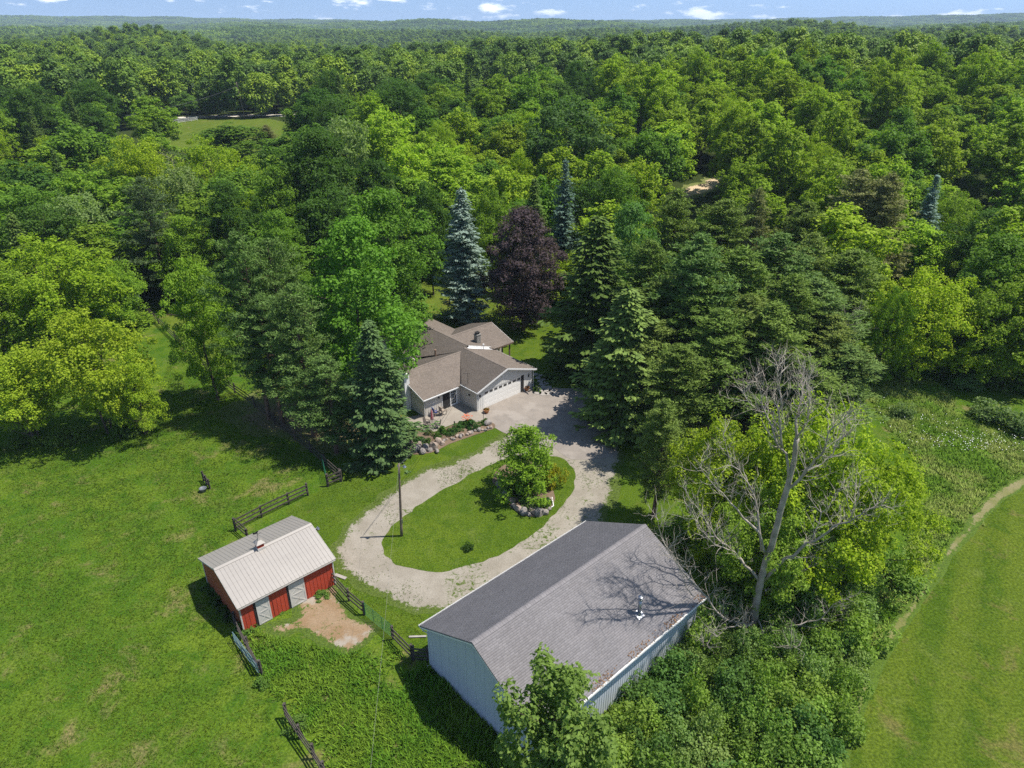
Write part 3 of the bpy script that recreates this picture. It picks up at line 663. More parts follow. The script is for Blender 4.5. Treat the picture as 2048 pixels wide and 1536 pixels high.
# white step wall between main roof and garage roof, trim and gutters
WT = M['white_trim']
MB().slab([(-7.975, ym+.02, hm-.06), (-7.975, yr, hm-sl*(yr-ym)-.06), (-7.975, yr, hg-sl*yr+.01), (-7.975, ym+.02, hg-sl*ym+.01)], (.06, 0, 0)).build('step_wall', WT, hs)
MB().bar((-7.75, .25, hg-.06+.02), (-7.75, 4.5, hg-sl*4.5+.03), .36, .02, (0, 1, 3)).build('step_flashing', WT, hs)
for sy in (-1, 1):
    MB().bar((.012, sy*wg, he-.10), (.012, 0, hg-.10), .03, .2).build('rake_board', WT, hs)
MB().bar((-3.0, -wg-.04, he-.09), (0, -wg-.04, he-.09), .09, .11).build('gutter', WT, hs)
MB().bar((-8, wg+.05, he-.09), (0, wg+.05, he-.09), .09, .11).build('gutter', WT, hs)
MB().bar((xv1+.05, -vp, hep-.09), (xv1+.05, -wg-.3, hep-.09), .09, .11).build('gutter', WT, hs)
for sx in (-1, 1): MB().bar((up+sx*wp, -vp-.012, hep-.10), (up, -vp-.012, hpz-.10), .03, .2).build('rake_board', WT, hs)
for sx in (-1, 1): MB().bar((ur+sx*rw, rv+.012, her-.10), (ur, rv+.012, hr2-.10), .03, .18).build('rake_board', WT, hs)
MB().bar((ur+rw+.012, ye, her-.10), (ur+rw+.012, rv, her-.10), .03, .18).build('fascia', M['post_wood'], hs)
MB().tube([(-.25, -wg-.05, he-.12), (-.35, -GY-.09, he-.4), (-.35, -GY-.09, .08)], .04, 6).build('downspout', WT, hs)
MB().tube([(-.25, wg+.03, he-.12), (-.35, GY+.09, he-.4), (-.35, GY+.09, .08)], .04, 6).build('downspout', WT, hs)
MB().tube([(xv1-.1, -vp-.02, hep-.15), (px1+.07, pyE-.07, hep-.45), (px1+.07, pyE-.07, .1)], .04, 6).build('downspout', WT, hs)
# chimneys, vents and the old aerial
x, y = hloc(955, 684, 3.7)
ch = MB().box(x-.3, y-.3, 2.8, x+.3, y+.3, 4.75).build('chimney', M['stone_block'], hs)
for k in range(7):
    z = 3.3+k*.2; MB().box(x-.312, y-.312, z, x+.312, y+.312, z+.185).build('block', M['stone_block'], ch)
MB().box(x-.36, y-.36, 4.75, x+.36, y+.36, 4.83).build('chimney_cap', M['stone_block'], ch)
MB().box(x-.2, y-.2, 4.83, x+.2, y+.2, 5.05).build('flue', M['dark'], ch); MB().box(x-.28, y-.28, 5.05, x+.28, y+.28, 5.09).build('flue_cap', M['dark'], ch)
MB().box(x-.45, y-.45, 2.8, x+.45, y+.45, 3.38).build('chimney_flashing', WT, ch)
M['rust_pipe'] = pmat('rust_pipe', (.20, .13, .09), .7, .3)
x, y = hloc(871, 712, 3.3); MB().lathe((x, y, 2.9), [(.12, 0), (.12, 1.15), (.15, 1.16), (.15, 1.25)], 10).build('vent_pipe', M['rust_pipe'], hs)
x, y = hloc(967, 695, 3.6); MB().lathe((x, y, 3.2), [(.07, 0), (.07, .75), (.11, .77), (.11, .88)], 8).build('vent_pipe', WT, hs)
x, y = hloc(936, 766, 3.0); an = MB().tube([(x, y, 2.8), (x, y, 4.3)], .02, 5)
an.tube([(x-.5, y-.35, 4.2), (x+.4, y+.3, 4.2)], .014, 4)
for q in (-.45, -.25, -.05, .15, .35): an.tube([(x+q*.9-.12, y+q*.65+.18, 4.2), (x+q*.9+.12, y+q*.65-.18, 4.2)], .01, 4)
an.tube([(x, y, 3.7), (x+.4, y-.5, 2.95)], .01, 4); an.build('aerial', M['dark'], hs)
# white stove chimney at the wing's gable end
MB().box(up+1.2, -vp-.45, 0, up+1.9, -vp+.25, 4.6).build('end_chimney', WT, hs)

# ---- roof of a neighbour glimpsed through the woods
p = at_y(1965, 345, 175); nb = empty('neighbour_house', (p.x, p.y, p.z-4.2), .5, 'pale grey metal roof glimpsed among trees at the far right', 'house')
MB().slab([(-5, 0, 2.6), (5, 0, 2.6), (5, 3.4, 4.2), (-5, 3.4, 4.2)], (0, -.03, .08)).build('roof', M['barn_grey'], nb)
MB().slab([(-5, 6.8, 2.6), (5, 6.8, 2.6), (5, 3.4, 4.2), (-5, 3.4, 4.2)], (0, .03, .08)).build('roof', M['barn_grey'], nb)
MB().box(-4.7, .4, -2, 4.7, 6.4, 2.7).build('wall', M['house_wall'], nb)
# ------------------------------------------------------------------ plants: generators
UP = np.array([0, 0, 1.0])
def unit(a): return a/np.maximum(np.linalg.norm(a, axis=-1, keepdims=True), 1e-9)
def sprays(P, N, A, l, w, cup=.0):
    """rhombic leaves: centre P, face normal N, long axis A (made orthogonal); l,w lengths per leaf"""
    A = unit(A-N*(A*N).sum(-1, keepdims=True)); B = np.cross(N, A); l = np.asarray(l)[:, None]; w = np.asarray(w)[:, None]
    return np.stack([P-A*l*.5, P+B*w*.5+N*cup*w, P+A*l*.5, P-B*w*.5+N*cup*w], 1)
def sphere_dirs(r, n, zmin=-1.):
    z = r.uniform(zmin, 1, n); a = r.uniform(0, 2*np.pi, n); s = np.sqrt(np.maximum(0, 1-z*z)); return np.stack([s*np.cos(a), s*np.sin(a), z], -1)
def crown_mesh(name, Q, mat): 
    return np_mesh(name, Q.reshape(-1, 3), np.arange(Q.shape[0]*4).reshape(-1, 4), mat)
def limb(mb, a, b, r0, r1, rnd, bend=.12, n=4, sides=5):
    a, b = Vector(a), Vector(b); L_ = (b-a).length; pts = []; rs = []
    off = Vector((rnd.uniform(-1, 1), rnd.uniform(-1, 1), rnd.uniform(-.2, 1)))*L_*bend
    for i in range(n+1):
        t = i/n; pts.append(a.lerp(b, t)+off*math.sin(math.pi*t)); rs.append(r0+(r1-r0)*t)
    mb.tube(pts, rs, sides, caps=False); return pts

def broadleaf(seed, h=14., r=5., bole=.16, clusters=130, per=130, leaf=.26, crad=(.8, 1.35), prof=(.42, .55), airy=0., flat=.72, lumps=.22, bark='bark', multi=1, thin=.62, plumes=0, nr=.40):
    """crown built from leaf-covered boughs; returns (trunk mesh, crown mesh, h, r)"""
    g = np.random.default_rng(seed); rnd = random.Random(seed)
    zb = h*bole; H_ = h-zb
    ph = g.uniform(0, 6.28, 8); am = g.normal(size=8)
    def lump(a, t): return 1+lumps*(am[0]*np.sin(2*a+ph[0]+3*t)+am[1]*np.sin(3*a+ph[1]-4*t)+am[2]*np.sin(5*a+ph[2]+7*t)+am[3]*np.sin(9*t+ph[3]+a))/1.8
    def pf(t): 
        p, q = prof; m = p/(p+q); return (t**p*(1-t)**q)/(m**p*(1-m)**q)
    t = g.random(clusters*4); keep = g.random(clusters*4) < pf(t)*.85+.15; t = np.clip(t[keep][:clusters], .02, .97); n = len(t)
    a = np.arange(n)*2.39996+g.normal(size=n)*.5
    f = np.clip(g.beta(2.6, 1.0, n), .12, 1.0)
    rc = g.uniform(*crad, n)
    R = np.maximum(r*pf(t)*lump(a, t)-rc*.75, 0)*f
    C = np.stack([R*np.cos(a), R*np.sin(a), zb+t*H_-.25*rc], -1)
    C[:, 2] = np.minimum(C[:, 2], h-rc*.6)
    if plumes:
        i_ = np.arange(plumes); rho = r*.80*np.sqrt((i_+.4)/plumes)*(1+.15*g.normal(size=plumes)); fi = i_*2.39996+g.normal(size=plumes)*.3
        tops = h*(1-.30*(rho/r)**2)-np.abs(g.normal(size=plumes))*.07*h; tops[0] = h; ln = (tops-zb)*g.uniform(.45, .95, plumes); pr_ = r*g.uniform(.28, .46, plumes)
        k_ = g.integers(0, plumes, n); s_ = g.random(n); wd = np.sin(np.pi*(s_*.85+.13))**.6; b_ = g.uniform(0, 6.283, n); off = pr_[k_]*wd*np.sqrt(g.random(n))
        C = np.stack([rho[k_]*np.cos(fi[k_])+off*np.cos(b_), rho[k_]*np.sin(fi[k_])+off*np.sin(b_), tops[k_]-s_*ln[k_]-rc*.5], -1); C[:, 2] = np.maximum(C[:, 2], zb*.8)
    idx = np.repeat(np.arange(n), per); D = sphere_dirs(g, len(idx), -.75)
    wob = 1+.22*np.sin(D[:, 0]*5+idx)+.22*np.sin(D[:, 1]*6+idx*1.7)
    sh = (thin+(1-thin)*g.random(len(idx))**.6)*wob
    P = C[idx]+D*(rc[idx]*sh)[:, None]*np.array([1, 1, flat])
    if airy:
        keep = np.sin(P[:, 0]*2.1+ph[4])*np.sin(P[:, 1]*2.3+ph[5])*np.sin(P[:, 2]*2.6+ph[6])+g.normal(size=len(P))*.25 > -.45+airy*.5
        P, D, idx = P[keep], D[keep], idx[keep]
    N = unit(D*.5+UP*.55+g.normal(size=D.shape)*nr); A = unit(D*.5-UP*.35+g.normal(size=D.shape)*.6)
    l = leaf*g.uniform(.7, 1.4, len(P)); Q = sprays(P, N, A, l, l*g.uniform(.5, .8, len(P)), .12)
    # trunk and limbs
    mb = MB(); tr = max(.13, h*.016)
    for m in range(multi):
        o = Vector((0, 0, 0)) if multi == 1 else Vector((math.cos(m*2.4)*.35, math.sin(m*2.4)*.35, 0))
        top = Vector((g.normal()*.3+o.x*3, g.normal()*.3+o.y*3, zb+H_*.72))
        pts = limb(mb, o-Vector((0, 0, .3)), top, tr/math.sqrt(multi), tr*.2, rnd, .03, 7, 7)
        for j in g.choice(n, min(n, 22 if multi == 1 else 10), replace=False):
            c = Vector(C[j]); zz = max(zb*.7, min(c.z-.35*Vector((c.x, c.y, 0)).length, h*.7)); k = min(6, max(1, int(zz/(zb+H_*.72)*7)))
            if zz > .3: limb(mb, pts[k], c, tr*.38*(1-k/9), tr*.06, rnd, .1, 4, 4)
    return mb.mesh('trunk', M[bark], True), crown_mesh('crown', Q, M['leaf']), h, r

def pine(seed, h=17., r=3.6, bole=.3, whorls=22, tuft=34, ndl=.36, open_=.8, bark='pine_bark', thickw=.085):
    g = np.random.default_rng(seed); rnd = random.Random(seed); mb = MB(); tr = h*.012+.05
    trunk = limb(mb, (0, 0, -.3), (g.normal()*.25, g.normal()*.25, h*.985), tr, .03, rnd, .012, 10, 7)
    Pc, Dc, Rc = [], [], []
    for i in range(whorls):
        t = i/(whorls-1); z = h*(bole+(1-bole)*t**.92)*.985; prof = (1-t)**.5*(.5+.5*math.sin(min(1, t*2.6)*1.57)); nb = int(g.integers(4, 8))
        if t > .93: nb = 3
        a0 = g.uniform(0, 6.28)
        for k in range(nb):
            a = a0+k*6.283/nb+g.normal()*.25; L_ = r*prof*g.uniform(.42, 1.22)*(1+.25*math.sin(a*2+seed+t*5))+.25
            d = np.array([math.cos(a), math.sin(a), .10+.55*t+g.normal()*.10]); d /= np.linalg.norm(d)
            b0 = np.array([0, 0, z]); tip = b0+d*L_+UP*L_*.10
            if L_ > .8: limb(mb, b0, b0+d*L_*.9, tr*.25*(1-t)+.02, .012, rnd, .05, 3, 4)
            nt_ = max(2, int(L_/.42))
            for j in range(nt_):
                s = .30+.70*(j+.6)/nt_; lat = g.normal()*L_*.2*s
                c = b0+d*L_*s+np.array([-math.sin(a), math.cos(a), 0])*lat+UP*(.06*L_*s*s+g.normal()*.08)
                Pc.append(c); Dc.append(d); Rc.append(.30+.30*g.random()+.08*(1-s))
    for k in range(3): Pc.append(np.array([0, 0, h-.25*k])); Dc.append(UP); Rc.append(.3)
    Pc, Dc, Rc = np.array(Pc), np.array(Dc), np.array(Rc); idx = np.repeat(np.arange(len(Pc)), tuft)
    S_ = sphere_dirs(g, len(idx), -.55); P = Pc[idx]+S_*(Rc[idx]*g.random(len(idx))**.45)[:, None]*np.array([1.15, 1.15, .55])
    A = unit(S_*.7+UP*.55+Dc[idx]*.5+g.normal(size=S_.shape)*.35); N = unit(S_*.35+UP*.5+g.normal(size=S_.shape)*.7)
    l = ndl*g.uniform(.7, 1.35, len(P)); Q = sprays(P, N, A, l, thickw*g.uniform(.7, 1.5, len(P))*(ndl/.36), 0)
    return mb.mesh('trunk', M[bark], True), crown_mesh('crown', Q, M['needle']), h, r

def spruce(seed, h=18., r=3.3, bole=.07, step=.42, droop=.35, spray=.5, dens=1.0, hang=.5, wdt=.17):
    g = np.random.default_rng(seed); rnd = random.Random(seed); mb = MB(); tr = h*.011+.06
    limb(mb, (0, 0, -.3), (0, 0, h*.98), tr, .02, rnd, .004, 8, 7)
    P, N, A, Ln = [], [], [], []
    z = h*bole
    while z < h*.985:
        t = (z/h-bole)/(1-bole); prof = (1-t)**.72*(.78+.22*min(1, t*5)); nb = int(g.integers(6, 9)) if t < .85 else 5; a0 = g.uniform(0, 6.28)
        for k in range(nb):
            a = a0+k*6.283/nb+g.normal()*.22; L_ = max(.25, r*prof*g.uniform(.58, 1.15)*(1+.16*math.sin(a*2+z*.8+seed)+.10*math.sin(z*1.9+seed))); e = np.array([math.cos(a), math.sin(a), 0]); s_ = np.array([-math.sin(a), math.cos(a), 0])
            dr = droop*(1-t)*L_-.25*t*L_; n = max(3, int(L_/.17*dens))
            u = np.linspace(.18, 1., n)+g.normal(size=n)*.02
            c = e*(u*L_)[:, None]+UP*(z-dr*np.sin(u*2.2)*1.0+.12*L_*u**3)[:, None]
            if L_ > 1.: mb.tube([(0, 0, z), tuple(e*L_*.5+UP*(z-dr*.89)), tuple(e*L_*.95+UP*(z-dr*.85))], [.035, .02, .008], 3, False)
            for sg in (-1, 1):
                side = s_*sg*(.20+.28*np.sin(u*2.6))[:, None]*spray/.5; cc = c+side*.5+g.normal(size=c.shape)*.05
                P.append(cc-UP*hang*spray*.25); A.append(unit(side*1.2+e*.7-UP*hang+g.normal(size=c.shape)*.22)); N.append(unit(UP*1.0+e*.35+s_*sg*.4*hang+g.normal(size=c.shape)*.28)); Ln.append(spray*(.65+.5*g.random(n))*(1.1-.35*u))
            P.append(c+UP*.03); A.append(unit(e+UP*.1+g.normal(size=c.shape)*.25)); N.append(unit(UP+e*.3+g.normal(size=c.shape)*.3)); Ln.append(spray*.9*(.7+.4*g.random(n)))
        z += step*(.75+.5*g.random())*(1-.35*t)
    P, A, N, Ln = map(np.concatenate, (P, A, N, Ln)); top = 14
    tp = np.stack([np.zeros(top), np.zeros(top), h-np.linspace(0, .9, top)], -1); td = sphere_dirs(g, top, .1)
    P = np.r_[P, tp+td*.08]; A = np.r_[A, unit(td+UP)]; N = np.r_[N, unit(td+g.normal(size=td.shape))]; Ln = np.r_[Ln, np.full(top, .35)]
    Q = sprays(P, N, A, Ln, wdt*(spray/.5)*g.uniform(.7, 1.4, len(P)), .05)
    return mb.mesh('trunk', M['pine_bark'], True), crown_mesh('crown', Q, M['needle']), h, r

def shrub(seed, h=2.2, r=1.6, clusters=26, per=90, leaf=.17, lumps=.3, flat=.9):
    g = np.random.default_rng(seed); rnd = random.Random(seed); n = clusters
    D = sphere_dirs(g, n, -.1); f = g.beta(3, 1, n); rc = r*g.uniform(.24, .42, n); ph = g.uniform(0, 6.28, 3)
    k = 1+lumps*np.sin(D[:, 0]*3+ph[0])*np.sin(D[:, 1]*3+ph[1])
    C = D*(f*k)[:, None]*np.array([r*.8, r*.8, h*.72]); C[:, 2] = np.clip(C[:, 2], rc*.45, None)
    idx = np.repeat(np.arange(n), per); d = sphere_dirs(g, len(idx), -.6); P = C[idx]+d*(rc[idx]*(.6+.45*g.random(len(idx))))[:, None]*np.array([1, 1, flat]); P[:, 2] = np.abs(P[:, 2])
    N = unit(d*.5+UP*.5+g.normal(size=d.shape)*.55); A = unit(d*.6+g.normal(size=d.shape)*.6)
    l = leaf*g.uniform(.7, 1.4, len(P)); Q = sprays(P, N, A, l, l*g.uniform(.5, .8, len(P)), .1)
    mb = MB()
    for j in range(min(7, n)): limb(mb, (rnd.uniform(-.1, .1), rnd.uniform(-.1, .1), -.1), tuple(C[j]), .03, .008, rnd, .15, 3, 4)
    return mb.mesh('stem', M['bark'], True), crown_mesh('foliage', Q, M['leaf']), h, r

# ------------------------------------------------------------------ plants: the stock each tree is drawn from
PR = {}
def proto(k, *v): PR[k] = list(v)
proto('maple', *[broadleaf(100+i, 15, 5, .11, 240, 140, .22, (.5, 1.05), lumps=.26) for i in range(3)])
proto('box', *[broadleaf(120+i, 11, 5, .08, 260, 140, .18, (.40, .85), (.40, .42), .08, .8, .30, multi=3, plumes=15) for i in range(3)])
proto('oak', *[broadleaf(140+i, 17, 6, .12, 260, 95, .33, (.6, 1.25), (.45, .45), lumps=.28) for i in range(2)])
proto('willow', *[broadleaf(150, 12, 4.6, .12, 150, 120, .26, (.55, 1.), (.42, .5), .2, .8, .3)])
proto('locust', *[broadleaf(160+i, 18, 4.6, .18, 300, 60, .36, (.4, .9), (.5, .40), .05, .85, .32, plumes=11, nr=.28) for i in range(4)])
proto('wood', *[broadleaf(170+i, 17, 5.2, .15, 210, 58, .46, (.6, 1.25), (.45, .46), 0, .8, .26, plumes=9, nr=.28) for i in range(4)])
proto('pine', *[pine(200+i, 17, 3.9, .16+.07*i, 21, 38, .32) for i in range(3)])
proto('redpine', *[pine(210+i, 19, 3.7, .22, 23, 36, .36, thickw=.095) for i in range(3)])
proto('spruce', *[spruce(220+i, 18, 3.6, .05, .44, .42, .62, 1., .75) for i in range(2)])
proto('bluespruce', *[spruce(230+i, 18, 3.2, .06, .36, .18, .50, 1.15, .25, .17) for i in range(2)])
proto('shrub', *[shrub(240+i) for i in range(4)])
proto('bush', *[shrub(250+i, .8, .6, 14, 60, .11) for i in range(3)])
proto('island', *[broadleaf(260, 7.4, 3.0, .03, 190, 100, .19, (.35, .70), (.30, .55), .05, .85, .3, multi=2)])
proto('poplar', *[broadleaf(265, 11.5, 2.9, .10, 170, 110, .24, (.4, .8), (.34, .62), .1, .9, .34, plumes=8)])

GREEN = dict(maple=(.138, .250, .028), bright=(.190, .300, .028), box=(.285, .395, .024), yellow=(.305, .400, .028), oak=(.075, .150, .024), locust=(.275, .390, .028),
             wood=(.125, .232, .025), pine=(.135, .220, .058), redpine=(.145, .215, .042), spruce=(.102, .165, .034), blue=(.22, .31, .27), purple=(.105, .078, .090), silver=(.23, .32, .10), olive=(.165, .225, .05), brownpine=(.21, .22, .085))
RT = random.Random(7)
PLACED = []
def plant(kind, loc, h, r, color, label, cat='tree', group=None, name='tree', variant=None, rz=None, lean=0):
    ms = PR[kind]; tm, cm, h0, r0 = ms[RT.randrange(len(ms)) if variant is None else variant % len(ms)]
    e = empty(name, loc, RT.uniform(0, 6.28) if rz is None else rz, label, cat, group)
    e.scale = (r/r0, r/r0, h/h0)
    if lean: e.rotation_euler.y = lean
    t = link('stem' if tm.name.startswith('stem') else 'trunk', tm, e); c = link('foliage' if tm.name.startswith('stem') else 'crown', cm, e)
    k = RT.uniform(.88, 1.12); c.color = (color[0]*k*RT.uniform(.94, 1.06), color[1]*k, color[2]*k, 1)
    PLACED.append((loc[0], loc[1], r)); return e
def span(cx, ytop, ybase, width):
    """stand point, height and crown radius of a tree that fills this span of the view"""
    p = on_ground(cx, ybase); top = at_y(cx, ytop, p.y); h = top.z-p.z
    p.x = at_y(cx, ytop*.6+ybase*.4, p.y).x; dist = math.sqrt(p.x**2+p.y**2+(CAMH-p.z-h*.5)**2)
    return p, h, width*.5*dist/FPX
def tree(kind, cx, ytop, ybase, width, color, label, group=None, name='tree', **kw):
    p, h, r = span(cx, ytop, ybase, width); return plant(kind, p, h, r, GREEN[color] if isinstance(color, str) else color, label, 'tree', group, name, **kw)

# ------------------------------------------------------------------ trees that stand out one by one
T_ = tree
# left side
T_('box', 180, 622, 862, 222, 'yellow', 'broad yellow-green tree leaning over the pasture edge at left', name='boxelder_tree', variant=0)
T_('box', 30, 700, 880, 195, 'yellow', 'yellow-green tree cut by the left frame edge beside the pasture', name='boxelder_tree', variant=1)
T_('box', 262, 700, 868, 110, 'yellow', 'small low yellow-green tree at the pasture end of the grassy lane', name='boxelder_tree', variant=2)
T_('box', 95, 474, 690, 225, 'box', 'wide lime-green tree above the yellow tree at left', name='boxelder_tree', variant=2)
T_('box', 215, 520, 660, 150, 'bright', 'mid green tree beside the satellite dish', name='boxelder_tree', variant=1)
T_('box', -10, 520, 720, 190, 'bright', 'green tree half out of frame at the far left', name='boxelder_tree', variant=0)
T_('pine', 302, 356, 606, 118, (.095, .15, .06), 'dark narrow pine standing alone behind the small lawn', name='pine_tree', variant=0)
T_('maple', 400, 512, 800, 132, 'bright', 'slim bright green maple beside the grey-green pines', name='maple_tree', variant=0)
T_('pine', 498, 466, 838, 150, 'pine', 'tall grey-green pine just right of the slim maple', name='pine_tree', variant=1)
T_('pine', 558, 480, 815, 145, 'pine', 'grey-green pine in the middle of the pine clump by the house', name='pine_tree', variant=2)
T_('pine', 600, 570, 872, 160, 'pine', 'bushy grey-green pine with low boughs over the fence', name='pine_tree', variant=0)
T_('pine', 658, 715, 905, 160, 'pine', 'low pine nearest the fence corner and gate', name='pine_tree', variant=1)
T_('spruce', 748, 640, 912, 185, (.098, .160, .056), 'dark pointed conifer covering the left end of the house', name='spruce_tree', variant=0)
T_('pine', 540, 590, 850, 140, 'pine', 'pine filling the middle of the clump above the fence', name='pine_tree', variant=2)
T_('maple', 712, 436, 806, 245, (.135, .27, .03), 'large bright green maple against the left end of the house', name='maple_tree', variant=1)
T_('maple', 770, 376, 690, 225, (.125, .25, .03), 'tall green maple behind the roof of the house', name='maple_tree', variant=2)
T_('bluespruce', 925, 376, 645, 135, 'blue', 'silvery blue spruce with bare lower trunk behind the house', name='blue_spruce_tree', variant=0)
T_('maple', 1048, 415, 660, 175, 'purple', 'dark purple-leaved maple behind the porch', name='purple_maple_tree', variant=1)
T_('bluespruce', 1128, 318, 600, 92, (.12, .18, .14), 'tall blue-green spruce behind the purple maple', name='spruce_tree', variant=1)
T_('spruce', 1068, 352, 590, 90, 'spruce', 'green spruce peeking over the purple maple', name='spruce_tree', variant=1)
T_('spruce', 1190, 430, 745, 235, 'spruce', 'drooping dark spruce just right of the purple maple', name='spruce_tree', variant=0)
T_('maple', 1255, 405, 690, 150, (.13, .25, .06), 'fresh green maple behind the drooping spruce', name='maple_tree', variant=1)
T_('spruce', 1252, 572, 850, 235, (.155, .225, .055), 'shaggy spruce overhanging the shaded corner of the apron', name='spruce_tree', variant=1)
T_('oak', 640, 262, 540, 165, 'oak', 'dark green oak standing above the bright maples', name='oak_tree', variant=0)
T_('oak', 860, 358, 590, 80, 'oak', 'small dark oak between green maple and blue spruce', name='oak_tree', variant=1)
T_('oak', 1130, 196, 450, 190, (.085, .16, .04), 'big dark green oak rising above the spruces at the centre', name='oak_tree', variant=1)
T_('willow', 690, 230, 470, 130, 'silver', 'silvery pale-leaved tree behind the dark oak', name='poplar_tree')
T_('box', 985, 375, 560, 130, 'bright', 'bright green tree directly behind the blue spruce', name='boxelder_tree', variant=0)
T_('box', 280, 265, 470, 150, 'box', 'yellow-green tree above the lone dark pine at left', name='boxelder_tree', variant=1)
T_('box', 425, 272, 470, 150, 'box', 'yellow-green tree below the distant road clearing', name='boxelder_tree', variant=2)
T_('maple', 465, 362, 590, 130, 'oak', 'ivy-dark tree behind the pine clump', name='maple_tree', variant=2)
T_('maple', 555, 330, 560, 120, 'maple', 'mid green tree between pine clump and dark oak', name='maple_tree', variant=0)
# right side
for i, (cx, yt, yb, w, lab) in enumerate([
    (1385, 470, 812, 150, 'tall pine with grey-green crown behind the apron'),
    (1310, 560, 800, 150, 'pine crown right of the shaggy spruce'),
    (1470, 500, 800, 150, 'tall pine in the front row of the pine stand'),
    (1545, 470, 770, 150, 'dense pine at the centre of the pine stand'),
    (1430, 620, 880, 150, 'pine growing at the drive side of the pine stand'),
    (1530, 610, 870, 150, 'dark pine behind the tips of the dead tree'),
    (1620, 560, 800, 150, 'pine next to the thin grey snag'),
    (1690, 500, 740, 130, 'pine at the right end of the pine stand'),
    (1600, 720, 900, 140, 'low pine behind the yellow-green trees'),
    (1680, 690, 860, 130, 'low pine at the edge of the tall meadow'),
    (1350, 690, 920, 130, 'pine leaning towards the drive near the grey barn')]):
    T_('redpine', cx, yt, yb, w*1.28, 'redpine' if i % 3 else 'pine', lab, name='pine_tree', variant=i)
for i, (cx, yt, yb, w, lab) in enumerate([(1300, 640, 850, 165, 'pine right behind the shaggy spruce'), (1400, 560, 835, 165, 'broad pine above the needle litter'), (1485, 590, 850, 165, 'pine left of the dead tree top'), (1570, 555, 825, 160, 'pine above the dead tree top'), (1650, 630, 835, 150, 'pine below the thin grey snag'), (1290, 480, 760, 150, 'pine rising behind the fresh green maple'), (1610, 470, 720, 140, 'pine in the back row near the brown ones')]):
    T_('redpine', cx, yt, yb, w, 'redpine' if i % 2 else 'olive', lab, name='pine_tree', variant=i+2)
T_('redpine', 1322, 800, 1034, 120, 'olive', 'thin pine with bare trunk beside the drive and grey barn', name='pine_tree', variant=1)
for i, (cx, yt, yb, w, lab) in enumerate([(1440, 400, 650, 140, 'pine in the rear row left of the soil path'), (1505, 380, 600, 70, 'brownish narrow pine beside the bare soil path'), (1600, 405, 640, 120, 'pine in the rear row of the stand'), (1700, 340, 600, 120, 'brown-tinged pine left of the narrow blue spruce'), (1760, 350, 610, 110, 'sparse brown-tinged pine beside the narrow blue spruce'), (1345, 380, 640, 120, 'dark pine behind the fresh green maple')]):
    T_('redpine', cx, yt, yb, w*1.1, 'brownpine' if i in (1, 3, 4) else 'redpine', lab, name='pine_tree', variant=i+1)
T_('bluespruce', 1852, 348, 575, 72, 'blue', 'narrow silvery blue spruce on the right', name='blue_spruce_tree', variant=1)
T_('bluespruce', 1695, 475, 640, 46, (.13, .18, .12), 'little blue-green spruce in the pine stand', name='spruce_tree', variant=0)
T_('box', 1850, 535, 752, 190, 'box', 'round lime-green tree below the narrow blue spruce', name='boxelder_tree', variant=1)
T_('box', 1775, 570, 770, 90, 'bright', 'small green tree left of the round lime-green tree', name='boxelder_tree', variant=0)
T_('box', 1915, 380, 560, 120, 'bright', 'bright green tree right of the narrow blue spruce', name='boxelder_tree', variant=2)
T_('box', 1995, 560, 760, 170, 'bright', 'green tree at the right edge above the white flowers', name='boxelder_tree', variant=2)
T_('maple', 1990, 470, 720, 170, 'maple', 'tall green tree at the right frame edge', name='maple_tree', variant=1)
T_('maple', 2080, 540, 770, 170, 'bright', 'leafy tree cut by the right frame edge', name='maple_tree', variant=0)
T_('box', 1440, 838, 1105, 230, 'box', 'left lime-green tree behind the dead tree', name='boxelder_tree', variant=0)
T_('box', 1620, 795, 1150, 270, 'box', 'tall lime-green tree straight behind the dead tree', name='boxelder_tree', variant=1)
T_('box', 1738, 890, 1165, 215, 'box', 'yellow-tipped tree right of the dead tree beside the meadow', name='boxelder_tree', variant=2)
T_('box', 1540, 960, 1200, 210, (.21, .31, .04), 'shaded green tree around the dead trunk', name='boxelder_tree', variant=2)
T_('wood', 466, 243, 322, 118, 'wood', 'dark rounded tree standing below the distant road clearing', name='tree', variant=0)
T_('redpine', 534, 250, 305, 44, 'brownpine', 'thin brownish pine at the right of the road clearing', name='pine_tree', variant=0)
T_('wood', 398, 285, 380, 90, 'wood', 'dark tree just below the left end of the road clearing', name='tree', variant=1)
T_('wood', 575, 262, 360, 110, 'wood', 'green tree right of the road clearing above the silvery tree', name='tree', variant=2)
T_('wood', 520, 305, 400, 110, 'bright', 'fresh green tree below the brownish thin pine', name='tree', variant=3)
# island and the tree in front of the grey barn
p = on_ground(1052, 985)
plant('island', p, 7.3, 3.15, (.20, .33, .03), 'rounded leafy tree on the rock-ringed island bed', name='island_tree')
plant('poplar', (2.3, 24.4, 0), 12.0, 2.9, (.15, .235, .05), 'large-leaved tree in front of the near corner of the grey barn', name='poplar_tree')
